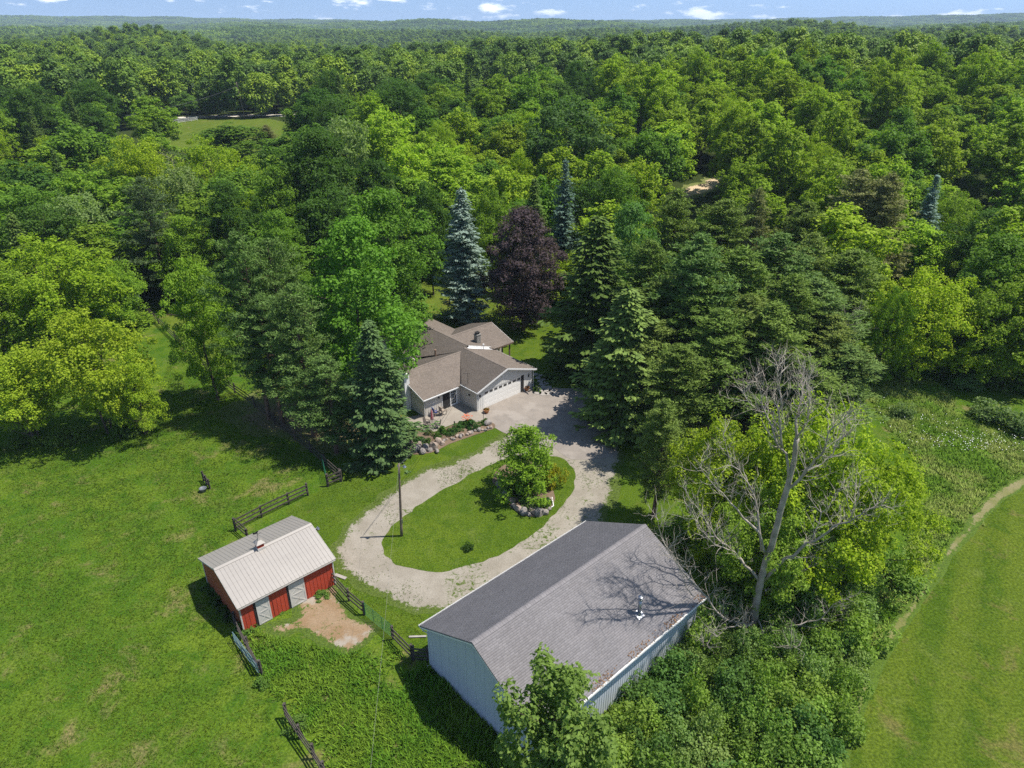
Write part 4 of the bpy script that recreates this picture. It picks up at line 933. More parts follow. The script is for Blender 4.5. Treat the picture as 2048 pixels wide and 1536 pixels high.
# young woods between yard and pasture lane
for i, (cx, yt, yb, w, k, col, lab) in enumerate([
    (60, 370, 560, 150, 'maple', 'wood', 'rounded green tree above the wide lime-green tree'), (150, 385, 570, 130, 'willow', 'silver', 'pale green tree left of the lone dark pine'),
    (375, 430, 610, 110, 'maple', 'bright', 'leafy green tree between the lone dark pine and the pines'), (360, 330, 520, 110, 'willow', 'silver', 'greyish green tree below the yellow-green pair'),
    (560, 420, 650, 120, 'maple', 'maple', 'green tree rising behind the pine clump'), (900, 300, 500, 140, 'locust', 'locust', 'bright locust below the locust grove'),
    (1020, 330, 520, 120, 'locust', 'locust', 'locust between blue spruce and the big oak'), (1230, 330, 560, 130, 'maple', 'wood', 'shaded tree right of the tall blue-green spruce'), (1960, 420, 620, 130, 'maple', 'oak', 'dark tree below the glimpsed metal roof')]):
    T_(k, cx, yt, yb, w, col, lab, name='tree')

# ------------------------------------------------------------------ the woods: individuals out to the crest, one mass beyond
def poly_px(pts, terrain=True): return np.array([[*on_ground(*q).to_2d()] for q in pts])
CLEAR = [poly_px(q) for q in (
    [(270, 264), (315, 224), (480, 219), (670, 216), (660, 300), (430, 310), (320, 310)],
    [(1330, 400), (1440, 345), (1480, 350), (1430, 400)], [(1460, 445), (1500, 412), (1590, 420), (1590, 445)],
    [(280, 600), (420, 580), (450, 800), (330, 860), (300, 720)],
    [(800, 650), (850, 545), (1040, 545), (1120, 620), (1330, 760), (1330, 900), (800, 900)],
    [(1720, 760), (1870, 745), (2300, 880), (2300, 1200), (1800, 1200)])]
fr = np.random.default_rng(77); cand = []
placed = np.array(PLACED)
pts = []; LOW = []
def blocks_view(x, y, h):
    z = float(ground_z(x, y))+h-CAMH; d = y*math.cos(PITCH)-z*math.sin(PITCH); u = y*math.sin(PITCH)+z*math.cos(PITCH)
    px, py = 1024+FPX*x/d, 768-FPX*u/d; rp = 6.5*FPX/d
    for x0, x1, ytop, ybot, ymax in ((335, 560, 228, 282, 262), (1375, 1440, 350, 385, 155), (1485, 1560, 415, 440, 125), (1945, 1985, 330, 352, 172), (860, 960, 560, 640, 112), (1815, 1890, 350, 530, 107), (385, 500, 150, 224, 268), (212, 246, 176, 222, 252), (250, 355, 356, 560, 103)):
        if px+rp*.7 > x0 and px-rp*.7 < x1 and y < ymax and py < ybot: return True
    return False
def dense_try(n, ymin, ymax, space):
    global pts
    for _ in range(n):
        y = math.sqrt(fr.uniform(ymin**2, ymax**2)); x = fr.uniform(-.77, .77)*y
        if any(inside(np.array([[x, y]]), c)[0] for c in CLEAR): continue
        if y < 100 and -44 < x < 26: continue
        if blocks_view(x, y, 20):
            if not LOW or np.min(np.hypot(*(np.array(LOW)-[x, y]).T)) > 5.5: LOW.append((x, y))
            continue
        if np.any(np.hypot(placed[:, 0]-x, placed[:, 1]-y) < placed[:, 2]*.72+space*.36): continue
        if pts and np.min(np.hypot(*(np.array(pts)[:, :2]-[x, y]).T)) < space: continue
        pts.append((x, y))
dense_try(2600, 92, 150, 7.2); dense_try(6500, 140, 232, 8.6)
pts = [q for q in pts if not (q[1] < 100 and q[0] < -20 and q[0] > -45)]
pts.sort(key=lambda q: q[0]**2+q[1]**2)
WOODS = pts[:285]
def where(x, y, h):
    z = float(ground_z(x, y))+h-CAMH; d = y*math.cos(PITCH)-z*math.sin(PITCH); u = y*math.sin(PITCH)+z*math.cos(PITCH)
    px, py = 1024+FPX*x/d, 768-FPX*u/d
    for lim, nm in ((120, 'at the left frame edge'), (300, 'above the yellow tree'), (460, 'above the lone dark pine'), (620, 'above the pine clump'), (790, 'above the bright maples'), (1000, 'above the blue spruce'), (1180, 'above the purple maple'),
                    (1350, 'above the apron'), (1500, 'above the soil path'), (1680, 'above the pine stand'), (1800, 'left of the narrow blue spruce'), (1930, 'above the narrow blue spruce'), (9999, 'at the right frame edge')):
        if px < lim: break
    row = 'high on the slope' if py < 150 else 'midway up the slope' if py < 260 else 'low on the slope'
    return f'{row} {nm}'
def tall(h, m): return 'tall ' if h > m else 'shorter '
for x, y in WOODS:
    z = float(ground_z(x, y)); loc = (x, y, z-.1); u = fr.random(); a = x/y
    if a > .12 or (-.22 < a < .12 and 128 < y < 175):
        h = fr.uniform(13, 22)
        if u < .78: plant('locust', loc, h, fr.uniform(4.4, 7.0), c_(GREEN['locust'], fr.uniform(.78, 1.1)), tall(h, 17.5)+'feathery bright locust '+where(x, y, h), 'tree', 'locust grove', 'locust_tree')
        elif u < .93: plant('wood', loc, h*.95, fr.uniform(4.6, 6.6), GREEN['wood'], tall(h, 17.5)+'dark tree among locusts '+where(x, y, h), 'tree', 'dark trees among the locusts', 'woodland_tree')
        else: plant('box', loc, h*.8, fr.uniform(4.6, 6.2), GREEN['box'], 'yellowish tree among the locusts '+where(x, y, h), 'tree', 'yellowish trees among the locusts', 'woodland_tree')
    elif u < .10: h = fr.uniform(13, 19); plant('spruce', loc, h, fr.uniform(2.8, 3.6), GREEN['spruce'], 'dark conifer '+where(x, y, h), 'tree', 'conifers in the left woods', 'conifer_tree')
    elif u < .38: h = fr.uniform(11, 18); plant('locust', loc, h, fr.uniform(4.6, 7.2), GREEN['bright'], tall(h, 14.5)+'fresh green tree '+where(x, y, h), 'tree', 'fresh green trees in the left woods', 'woodland_tree')
    elif u < .46: h = fr.uniform(10, 15); plant('box', loc, h, fr.uniform(4.6, 6.4), GREEN['box'], 'lime-green tree '+where(x, y, h), 'tree', 'lime-green trees in the left woods', 'woodland_tree')
    else: h = fr.uniform(12, 19); plant('wood' if u < .8 else 'oak', loc, h, fr.uniform(5., 7.6), GREEN['wood'] if u < .75 else GREEN['oak'], tall(h, 15.5)+'dark round-topped tree '+where(x, y, h), 'tree', 'dark trees in the left woods', 'woodland_tree')
for x, y in LOW[:70]:
    if not blocks_view(x, y, 5): plant('shrub', (x, y, float(ground_z(x, y))-.1), fr.uniform(2.5, 4.5), fr.uniform(2.6, 4.2), GREEN['maple' if fr.random() < .5 else 'bright'], 'low bushy growth '+where(x, y, 4), 'shrub', 'bushes in the woodland gaps', 'bush')
# blue spruces and poles by the far road
for cx, yt, yb, w, lab in ((420, 146, 226, 46, 'tall blue spruce beside the distant gravel road'), (228, 174, 226, 34, 'small blue spruce left of the distant road clearing'), (390, 158, 224, 24, 'slim blue spruce touching the tall one by the road')):
    p, h, r = span(cx, yt, yb, w); plant('bluespruce', p, h, r, GREEN['blue'], lab, 'tree', None, 'blue_spruce_tree')
for cx, yt, yb, w, lab in ((282, 165, 236, 60, 'rounded pale green tree left of the road clearing'), (368, 182, 240, 46, 'small green tree standing in the road clearing')):
    p, h, r = span(cx, yt, yb, w); plant('wood', p, h, r, (.14, .23, .045), lab, 'tree', None, 'tree')

# far woods: one object, its trees instanced on points
FAR_COL = [(.30, (.062, .120, .024)), (.44, (.102, .178, .028)), (.57, (.150, .248, .028)), (.74, (.245, .345, .028))]
M['far_leaf'] = leaf_mat('far_leaf', trans=.25, rough=.6, isl=.12, mass=True, ramp_cols=FAR_COL, spec=.2)
def far_tree(seed, h, r, clusters, per, leaf, conifer=False):
    if conifer: t, c, *_ = spruce(seed, h, r, .05, 1.1, .3, 1.5, .45, .4, .5)
    else: t, c, *_ = broadleaf(seed, h, r, .2, clusters, per, leaf, (r*.20, r*.34), (.46, .44), lumps=.22, thin=.82, nr=.20)
    c.materials.clear(); c.materials.append(M['far_leaf']); return c
far_src = [far_tree(300, 17, 5.0, 85, 46, .72), far_tree(301, 19, 4.4, 85, 46, .72), far_tree(302, 15, 5.6, 85, 46, .72), far_tree(303, 15, 2.8, 0, 0, 0, True)]
def far_patch(seed):
    g = np.random.default_rng(seed); Q = []
    for k in range(46):
        x, y = g.uniform(-34, 34, 2); h = g.uniform(12, 20); r = g.uniform(4.5, 7); n = 75
        D = sphere_dirs(g, n, -.15); P = np.array([x, y, h-r*.9])+D*np.array([r, r, r*.9])*(.75+.3*g.random(n))[:, None]; N = unit(D+g.normal(size=D.shape)*.45)
        Q.append(sprays(P, N, g.normal(size=D.shape), np.full(n, 2.6), np.full(n, 2.2), .1))
    return crown_mesh('crown', np.concatenate(Q), M['far_leaf'])
far_src2 = [far_patch(310+i) for i in range(3)]
def scatter(n_try, r0, r1, space, seed, far=False):
    g = np.random.default_rng(seed); out = []
    cells = {}
    # jittered rows in range and bearing: even cover without a visible grid
    r = r0; 
    while r < r1:
        w = 1.15*r; n = int(2*w/space)
        a = (np.arange(n)+g.random(n))/n*2-1
        th = a*1.15; rr = r+g.uniform(-.5, .5, n)*space
        out.append(np.stack([rr*np.sin(th), rr*np.cos(th)], -1)); r += space*.93
    return np.concatenate(out)
near_far = scatter(0, 205, 760, 7.6, 5); nf = scatter(0, 760, 1700, 9.5, 6); pf = scatter(0, 1700, 7200, 58., 7)
wp_ = np.array(WOODS); ok = np.ones(len(near_far), bool)
for i, q in enumerate(near_far):
    if q[1] < 285:
        if np.min(np.hypot(*(wp_-q).T)) < 7.0 or np.min(np.hypot(*(np.array(PLACED)[:, :2]-q).T)) < 6.5 or blocks_view(q[0], q[1], 16) or any(inside(q[None], c)[0] for c in CLEAR) or np.hypot(*q) < np.hypot(*WOODS[-1])-12: ok[i] = False
near_far = near_far[ok]
sd_ = scatter(0, 100, 212, 8.4, 15); an_ = np.abs(sd_[:, 0]/np.maximum(sd_[:, 1], 1)); sd_ = sd_[(an_ > .80) & (sd_[:, 1] > 86)]
near_far = np.concatenate([near_far, sd_])
def far_mass(name, P2, src, label, s0, s1, seed, sink=.3):
    g = np.random.default_rng(seed); n = len(P2)
    V = np.c_[P2, ground_z(P2[:, 0], P2[:, 1])-sink]
    me = bpy.data.meshes.new(name); me.vertices.add(n); me.vertices.foreach_set('co', V.astype(np.float32).ravel())
    for nm, val in (('scl', g.uniform(s0, s1, n)), ('yaw', g.uniform(0, 6.283, n))):
        at = me.attributes.new(nm, 'FLOAT', 'POINT'); at.data.foreach_set('value', val.astype(np.float32))
    wts = np.clip((g.random(n)*len(src)).astype(int), 0, len(src)-1)
    if len(src) == 4: wts = np.where(g.random(n) < .12, 3, np.clip((g.random(n)*3).astype(int), 0, 2))
    at = me.attributes.new('pick', 'INT', 'POINT'); at.data.foreach_set('value', wts.astype(np.int32))
    o = link(name, me); tag(o, label, 'woods', None, 'stuff')
    ng = bpy.data.node_groups.new(name, 'GeometryNodeTree'); ng.interface.new_socket('Geometry', in_out='INPUT', socket_type='NodeSocketGeometry'); ng.interface.new_socket('Geometry', in_out='OUTPUT', socket_type='NodeSocketGeometry')
    gi, go = ng.nodes.new('NodeGroupInput'), ng.nodes.new('NodeGroupOutput'); jn = ng.nodes.new('GeometryNodeJoinGeometry')
    def attr(nm, ty):
        q = ng.nodes.new('GeometryNodeInputNamedAttribute'); q.data_type = ty; q.inputs[0].default_value = nm; return q.outputs[0]
    for i, me_ in enumerate(src):
        so = bpy.data.objects.new('far_crown', me_)
        oi = ng.nodes.new('GeometryNodeObjectInfo'); oi.inputs[0].default_value = so; oi.inputs['As Instance'].default_value = True
        ip = ng.nodes.new('GeometryNodeInstanceOnPoints'); ng.links.new(gi.outputs[0], ip.inputs['Points']); ng.links.new(oi.outputs['Geometry'], ip.inputs['Instance'])
        cmp_ = ng.nodes.new('FunctionNodeCompare'); cmp_.data_type = 'INT'; cmp_.operation = 'EQUAL'; ng.links.new(attr('pick', 'INT'), cmp_.inputs[2]); cmp_.inputs[3].default_value = i
        ng.links.new(cmp_.outputs[0], ip.inputs['Selection'])
        cx_ = ng.nodes.new('ShaderNodeCombineXYZ'); ng.links.new(attr('yaw', 'FLOAT'), cx_.inputs[2]); ng.links.new(cx_.outputs[0], ip.inputs['Rotation'])
        ng.links.new(attr('scl', 'FLOAT'), ip.inputs['Scale']); ng.links.new(ip.outputs[0], jn.inputs[0])
    ng.links.new(jn.outputs[0], go.inputs[0]); md = o.modifiers.new('trees', 'NODES'); md.node_group = ng
    return o
far_mass('woods', near_far, far_src, 'continuous green woods beyond the locust crest and road', .62, 1.22, 1)
far_mass('distant_woods', nf, far_src, 'hazier green woods rolling away in the middle distance', .7, 1.35, 2)
far_mass('horizon_woods', pf, far_src2, 'blue-green wooded ridges along the horizon', .9, 1.2, 3, 1.0)
# ------------------------------------------------------------------ the dead tree
def px6(x, y): return 1200+x*.41406, 700+y*.41406
def dead_tree():
    base = on_ground(1509, 1252); by = base.y; rnd = random.Random(12); mb = MB(); tw = MB()
    root = empty('dead_tree', base, 0, 'tall bare dead tree with grey branching limbs behind the grey barn', 'tree')
    def P(x, y, dy): q = at_y(*px6(x, y), by+dy-2.6*max(0, min(1, (1300-y)/900))); return q-base
    def smooth(pts):
        out = []
        for i in range(len(pts)-1):
            a, b = pts[i], pts[i+1]; p = pts[max(i-1, 0)]; q = pts[min(i+2, len(pts)-1)]
            for t in (0, .33, .66): out.append(.5*((2*a)+(b-p)*t+(2*p-5*a+4*b-q)*t*t+(3*a-p-3*b+q)*t**3))
        out.append(pts[-1]); return out
    def twigs(pts, r0, lvl):
        n = len(pts)
        for i in range(max(1, int(n*.22)), n):
            for rep in range(2 if lvl == 0 else 1):
                if rnd.random() > (.78 if lvl == 0 else .72): continue
                p = pts[i]; d = (pts[i]-pts[i-1]).normalized(); o = Vector((rnd.gauss(0, 1), rnd.gauss(0, 1), rnd.gauss(0, 1)))
                o = (o-d*o.dot(d)).normalized(); L_ = (1.7, .9, .45)[lvl]*rnd.uniform(.6, 1.5)*(1.1-.75*i/n if lvl == 0 else 1); q = [p]; dd = (d*.55+o*.75+Vector((0, 0, .25))).normalized()
                for s in range(4): dd = (dd+Vector((rnd.gauss(0, .2), rnd.gauss(0, .2), rnd.gauss(.10, .18)))).normalized(); q.append(q[-1]+dd*L_/4)
                rr0 = min(r0*.5, (.028, .016, .011)[lvl]); tw.tube(q, [rr0*(1-.17*s) for s in range(5)], 4 if lvl == 0 else 3, False)
                if lvl < 2: twigs(q, rr0, lvl+1)
    limbs = [
        ([(745, 1345, 0), (752, 1250, 0), (765, 1170, 0), (790, 1060, 0), (830, 940, 0), (870, 780, .1), (910, 640, .2), (935, 540, .3), (950, 430, .3)], .39, .15, False),
        ([(950, 430, .3), (945, 350, .5), (960, 280, .8), (978, 190, 1.), (985, 100, 1.2)], .12, .02, True),
        ([(950, 430, .3), (985, 370, 0), (1010, 290, -.4), (1000, 190, -.7)], .08, .015, True),
        ([(912, 620, .2), (890, 500, .4), (840, 400, .9), (795, 300, 1.3), (775, 210, 1.6), (750, 130, 1.8)], .12, .015, True),
        ([(880, 470, .4), (868, 350, .2), (872, 230, .3), (862, 140, .3), (858, 80, .3)], .10, .015, True),
        ([(795, 300, 1.3), (735, 270, 1.2), (690, 200, 1.)], .05, .012, True),
        ([(895, 690, .2), (960, 620, -.3), (1020, 560, -.8), (1080, 470, -1.2), (1130, 375, -1.5), (1200, 300, -1.8)], .15, .015, True),
        ([(1000, 585, -.6), (1100, 530, .2), (1150, 440, .6), (1190, 400, .9)], .07, .012, True),
        ([(800, 985, 0), (765, 880, -.6), (690, 800, -1.2), (610, 710, -1.8), (545, 650, -2.2), (480, 560, -2.5)], .14, .015, True),
        ([(780, 970, 0), (768, 830, .8), (742, 700, 1.6), (690, 610, 2.1), (625, 520, 2.6), (595, 410, 2.9)], .12, .015, True),
        ([(765, 1110, 0), (705, 1035, .5), (640, 970, 1.1), (560, 900, 1.7), (500, 800, 2.), (420, 690, 2.2)], .15, .015, True),
        ([(640, 970, 1.1), (560, 940, .6), (470, 850, .2), (430, 760, 0)], .06, .012, True),
        ([(800, 1110, 0), (900, 1010, -.6), (1000, 935, -1.2), (1100, 870, -1.8), (1200, 822, -2.2), (1290, 775, -2.6), (1375, 750, -3.)], .17, .02, True),
        ([(1000, 935, -1.2), (1060, 830, -1.), (1120, 730, -.6), (1170, 640, -.4)], .06, .012, True),
        ([(1200, 822, -2.2), (1240, 700, -2.), (1260, 610, -1.8)], .05, .012, True),
        ([(800, 1160, 0), (850, 1145, .6), (960, 1075, 1.6), (1060, 1030, 2.4), (1130, 975, 3.), (1200, 935, 3.4)], .13, .015, True),
        ([(742, 1320, 0), (650, 1320, -.8), (590, 1285, -1.2), (520, 1205, -1.6), (440, 1120, -2.), (370, 1020, -2.2), (300, 900, -2.4), (265, 800, -2.5)], .14, .015, True),
        ([(520, 1205, -1.6), (450, 1180, -2.2), (380, 1050, -2.8), (330, 960, -3.2)], .06, .012, True),
        ([(760, 1340, -.2), (840, 1365, -1.), (930, 1330, -1.6), (1040, 1305, -2.), (1110, 1250, -2.2), (1165, 1205, -2.4)], .12, .015, True),
        ([(745, 1300, 0), (700, 1340, -1.6), (640, 1330, -3.), (560, 1380, -4.2), (500, 1430, -5.)], .10, .012, True),
        ([(760, 1290, 0), (800, 1390, -2.), (880, 1440, -3.4), (960, 1430, -4.2)], .09, .012, True)]
    for pts, r0, r1, tg in limbs:
        q = smooth([P(*a) for a in pts]); n = len(q)
        for i in range(1, n-1): q[i] = q[i]+Vector((rnd.gauss(0, .05), rnd.gauss(0, .1), rnd.gauss(0, .05)))*(1 if tg else .3)
        mb.tube(q, [.82*r0+(r1-.82*r0)*(i/(n-1))**.8 for i in range(n)], 8 if not tg else 6, True)
        if tg: twigs(q, r0, 0)
    mb.build('trunk', M['bark_grey'], root, True); t = tw.build('branches', M['bark_grey'], root); t['kind'] = 'stuff'
    return base
DEADP = dead_tree()
def snag(px, py, ytop, w, label, seed):
    p, h, r = span(px, ytop, py, w); rnd = random.Random(seed); mb = MB(); e = empty('dead_tree', p, 0, label, 'tree')
    def grow(a, d, L_, rad_, lv):
        q = [a]
        for s in range(4): d = (d+Vector((rnd.gauss(0, .16), rnd.gauss(0, .16), rnd.gauss(.02, .1)))).normalized(); q.append(q[-1]+d*L_/4)
        mb.tube(q, [rad_*(1-.18*s) for s in range(5)], 5 if lv < 2 else 3, False)
        if lv < 4:
            for s in range(2, 5):
                for _ in range(2 if lv < 3 else 1):
                    o = Vector((rnd.gauss(0, 1), rnd.gauss(0, 1), .35)).normalized(); grow(q[s], (d*.6+o*.8).normalized(), L_*rnd.uniform(.42, .66), rad_*.45, lv+1)
    grow(Vector((0, 0, -.2)), Vector((0, 0, 1)), h*.62, .13, 0)
    mb.build('trunk', M['bark_grey'], e, True)
snag(1655, 800, 590, 120, 'thin grey leafless tree in front of the pine stand', 5)
snag(345, 480, 285, 70, 'thin pale leafless tree between the yellow-green pair at left', 8)

# ------------------------------------------------------------------ fences and gates
M['fence_wood'] = pmat('fence_wood', (.065, .053, .045), .8, .35, 5., .4, 30., isl=.25, dirt=(3., (.16, .14, .12), .55, .6))
M['gate_green'] = pmat('gate_green', (.02, .11, .06), .4, .2, 3.)
M['gate_steel'] = pmat('gate_steel', (.22, .33, .36), .4, .15, 3., metal=.4)
M['white_fence'] = pmat('white_fence', (.55, .54, .5), .7, .1)
def fence(pix, label, rails=3, hgt=1.35, mat='fence_wood', terrain=False, group=None, spacing=None, thick=.14):
    P = [on_ground(*q) if terrain else at_z(*q) for q in pix]
    if spacing:
        Q = []
        for a, b in zip(P, P[1:]):
            n = max(1, round((b-a).length/spacing)); Q += [a.lerp(b, i/n) for i in range(n)]
        P = Q+[P[-1]]
        if terrain: P = [Vector((q.x, q.y, float(ground_z(q.x, q.y)))) for q in P]
    o = P[0]; e = empty('plank_fence', o, 0, label, 'fence', group); rnd = random.Random(int(o.x*100))
    for k, p in enumerate(P):
        q = p-o; t = thick/2*rnd.uniform(.9, 1.2); lx, ly = rnd.gauss(0, .025), rnd.gauss(0, .025); h = hgt*rnd.uniform(.97, 1.06)
        MB().hexa([(q.x-t, q.y-t, q.z-.2), (q.x+t, q.y-t, q.z-.2), (q.x+t, q.y+t, q.z-.2), (q.x-t, q.y+t, q.z-.2)], [(q.x-t+lx, q.y-t+ly, q.z+h), (q.x+t+lx, q.y-t+ly, q.z+h), (q.x+t+lx, q.y+t+ly, q.z+h+.03), (q.x-t+lx, q.y+t+ly, q.z+h+.03)]).build('post', M[mat], e)
        if k:
            a = P[k-1]-o; d = (q-a).normalized(); s = Vector((d.y, -d.x, 0))*(thick*.5+.03)
            for i in range(rails):
                z = hgt*(.94-i*.30 if rails == 3 else .94-i*.24); z1 = z+rnd.gauss(0, .02); z2 = z+rnd.gauss(0, .02)
                MB().bar(a+s+Vector((0, 0, z1))-d*.05, q+s+Vector((0, 0, z2))+d*.05, .045, .14).build('rail', M[mat], e)
    return e
def tube_gate(a, b, label, mat, h=1.25, bars=5, lift=.12):
    a, b = at_z(*a), at_z(*b); e = empty('tube_gate', a, 0, label, 'gate'); d = b-a
    fr_ = MB().tube([(0, 0, lift), (0, 0, h)], .03, 6).tube([tuple(d+Vector((0, 0, lift))), tuple(d+Vector((0, 0, h)))], .03, 6); fr_.build('gate_frame', M[mat], e)
    for i in range(bars): z = lift+(h-lift)*i/(bars-1); MB().tube([(0, 0, z), tuple(d+Vector((0, 0, z)))], .019, 5).build('bar', M[mat], e)
    for t in (.33, .66): MB().bar(d*t+Vector((0, 0, lift)), d*t+Vector((0, 0, h)), .04, .03).build('brace', M[mat], e)
    return e
fence([(497, 1084), (472, 1062), (524, 1035), (578, 1009), (616, 991)], 'black plank fence with three rails behind the red barn')
fence([(656, 973), (682, 963)], 'short black fence panel at the gateway by the pines', thick=.2)
fence([(283, 614), (318, 648), (352, 682), (392, 722), (430, 755), (470, 786), (510, 815), (550, 848), (590, 880), (622, 905), (650, 932), (681, 960)], 'long dark plank fence running under the pines along the lane')
tube_gate((655, 968), (645, 928), 'green tube gate standing open beside the pines', 'gate_green')
fence([(669, 1169), (698, 1202), (729, 1229)], 'black plank fence running from the right end of the red barn')
tube_gate((731, 1231), (784, 1276), 'green tube gate between the two barns', 'gate_green', 1.3, 6)
fence([(786, 1279), (824, 1318)], 'black plank fence between green gate and grey barn')
fence([(827, 1321), (857, 1323)], 'short black fence panel against the corner of the grey barn', 4, thick=.16)
fence([(472, 1252), (497, 1300), (524, 1350)], 'black plank fence leading down from the left end of the red barn')
tube_gate((470, 1286), (519, 1350), 'steel-blue tube gate leaning along the left paddock fence', 'gate_steel', 1.1, 5)
fence([(574, 1436), (601, 1478), (629, 1518), (650, 1552), (676, 1592)], 'dark plank fence running out of the bottom of the frame')
fence([(318, 256), (345, 249), (370, 245), (395, 241.5)], 'pale plank fence beside the distant gravel road', 3, 1.4, 'white_fence', True, None, 3.)
fence([(400, 240), (440, 237.5), (480, 236.5), (520, 237)], 'line of thin fence posts along the far gravel road', 1, 1.3, 'fence_wood', True, None, 4.)
e = empty('feed_panel', at_z(412, 976), 0, 'short dark fence panel standing alone in the pasture', 'fence')
a = at_z(408, 962)-at_z(412, 976); b = at_z(420, 978)-at_z(412, 976)
for q in (a, b, (a+b)/2): MB().box(q.x-.07, q.y-.07, -.1, q.x+.07, q.y+.07, 1.15).build('post', M['fence_wood'], e)
for z in (.3, .62, .95): MB().bar(a+Vector((.08, -.08, z)), b+Vector((.08, -.08, z)), .05, .15).build('rail', M['fence_wood'], e)
M['tub'] = pmat('tub', (.13, .14, .15), .5, .15)
p = at_z(407, 983); t = MB().lathe(p, [(.26, 0), (.34, .38), (.36, .40), (.32, .40), (.30, .34)], 14).build('water_tub', M['tub'], None, True); tag(t, 'grey rubber tub beside the lone pasture panel', 'tub')
for q, lab in (((640, 1182), 'dark post standing before the right part of the red barn'), ((577, 1217), 'dark post between the two white barn doors')):
    p = at_z(*q); o = MB().hexa([(p.x-.1, p.y-.1, -.1), (p.x+.1, p.y-.1, -.1), (p.x+.1, p.y+.1, -.1), (p.x-.1, p.y+.1, -.1)], [(p.x-.09, p.y-.09, 1.5), (p.x+.09, p.y-.09, 1.5), (p.x+.09, p.y+.09, 1.56), (p.x-.09, p.y+.09, 1.56)]).build('wood_post', M['fence_wood']); tag(o, lab, 'post')

# ------------------------------------------------------------------ poles, wires, dish
M['pole_wood'] = pmat('pole_wood', (.15, .115, .085), .85, .25, 3., .4, 20., streak=((6, 6, .4), (.24, .20, .165), .6))
def pole(base, h, label, top_dx=0.0, arm=None, r=.13):
    e = empty('utility_pole', base, 0, label, 'pole'); n = 6
    MB().tube([(top_dx*i/n, 0, -.3+(h+.3)*i/n) for i in range(n+1)], [r*(1-.4*i/n) for i in range(n+1)], 10).build('pole_shaft', M['pole_wood'], e, True)
    if arm: MB().bar((top_dx-arm, 0, h-.35), (top_dx+arm, 0, h-.35), .1, .12).build('crossarm', M['pole_wood'], e)
    for i, q in enumerate((-.9, 0, .9)):
        if arm: MB().lathe((top_dx+q*arm, 0, h-.29), [(.03, 0), (.05, .05), (.03, .12), (.05, .15), (.02, .2)], 8).build('insulator', M['galv'], e)
    return e
pb = at_z(803, 1072); e = pole(pb, 7.6, 'weathered wooden utility pole at the edge of the lawn island', .32)
MB().tube([(.32, 0, 7.3), (.75, -.1, 7.45)], .025, 5).build('lamp_arm', M['galv'], e); MB().lathe((.8, -.1, 7.28), [(.14, 0), (.16, .06), (.07, .18), (.05, .24)], 10).build('lamp_head', M['galv'], e)
MB().lathe((.22, -.05, 7.35), [(.04, 0), (.06, .05), (.03, .12)], 8).build('insulator', M['galv'], e); MB().box(.12, -.16, 1.5, .26, -.1, 1.9).build('meter_box', M['galv'], e)
p = on_ground(491, 238); pole(p, at_y(484, 164, p.y).z-p.z, 'distant utility pole beside the gravel road', -1.2, 1.1, .2)
M['wire'] = pmat('wire', (.05, .05, .05), .6, .1); M['wire_light'] = pmat('wire_light', (.30, .28, .26), .6, .1)
def wire(a, b, sag, label, r=.014, mat='wire'):
    a, b = Vector(a), Vector(b); pts = [a.lerp(b, t/24)-Vector((0, 0, sag*4*(t/24)*(1-t/24))) for t in range(25)]
    tag(MB().tube(pts, r, 4).build('overhead_wire', M[mat]), label, 'wire')
ptop = pb+Vector((.3, 0, 7.4))
hw_ = Matrix.Rotation(HR-math.pi/2, 3, 'Z') @ Vector((-3.1, -4.6, 2.5))+Vector((-.48, 73.83, 0))
wire(ptop, hw_, .5, 'thin service wire dropping from the yard pole to the house')
wire(ptop, hw_+Vector((.25, -.2, -.15)), .75, 'second thin service wire from the yard pole to the patio')
q = at_z(738, 1536, 6.2); wire(ptop, ptop+(q-ptop)*1.5, .6, 'pale overhead wire crossing the foreground paddock', .0045, 'wire_light')
wire(on_ground(491, 238)+Vector((-1.2, 0, 11.5)), at_y(250, 232, 190), 1.0, 'overhead line left of the distant road pole', .05)
p = at_z(279, 618); e = empty('satellite_dish', p, 0, 'pale satellite dish on a post at the top of the lane', 'satellite dish')
MB().tube([(0, 0, -.1), (0, 0, 1.5)], .05, 8).build('post', M['galv'], e, True)
ds = MB(); pr = [(0, 0), (.25, .03), (.45, .1), (.62, .2)]; ds.lathe((0, 0, 0), [(max(r, .01), z) for r, z in pr]+[(.63, .23), (.44, .13), (.01, .03)], 20)
o = ds.build('dish', M['white_trim'], e, True); o.location = (0, 0, 1.75); o.rotation_euler = (math.radians(48), 0, math.radians(10))
MB().tube([(0, -.05, 1.7), (.1, -.75, 1.9)], .02, 5).box(.05, -.82, 1.86, .15, -.7, 1.96).build('feed_arm', M['galv'], e)

# ------------------------------------------------------------------ rocks
M['rock'] = pmat('rock', (.23, .205, .185), .85, .25, 2.5, .7, 10., dirt=(1.6, (.13, .115, .105), .5, .8))
M['rock_pink'] = pmat('rock_pink', (.30, .235, .19), .85, .2, 2.5, .7, 10.)
def rock_mesh(seed, mat):
    g = random.Random(seed); bm = bmesh.new(); bmesh.ops.create_icosphere(bm, subdivisions=2, radius=1)
    pl = [(Vector((g.gauss(0, 1), g.gauss(0, 1), g.gauss(0, .8))).normalized(), g.uniform(.55, .85)) for _ in range(7)]
    for v in bm.verts:
        for n, d in pl:
            k = v.co.dot(n)
            if k > d: v.co -= n*(k-d)
        v.co *= 1+g.gauss(0, .03)
    me = bpy.data.meshes.new('stone'); bm.to_mesh(me); bm.free(); me.materials.append(mat); return me
ROCKS = [rock_mesh(i, M['rock'] if i % 3 else M['rock_pink']) for i in range(7)]
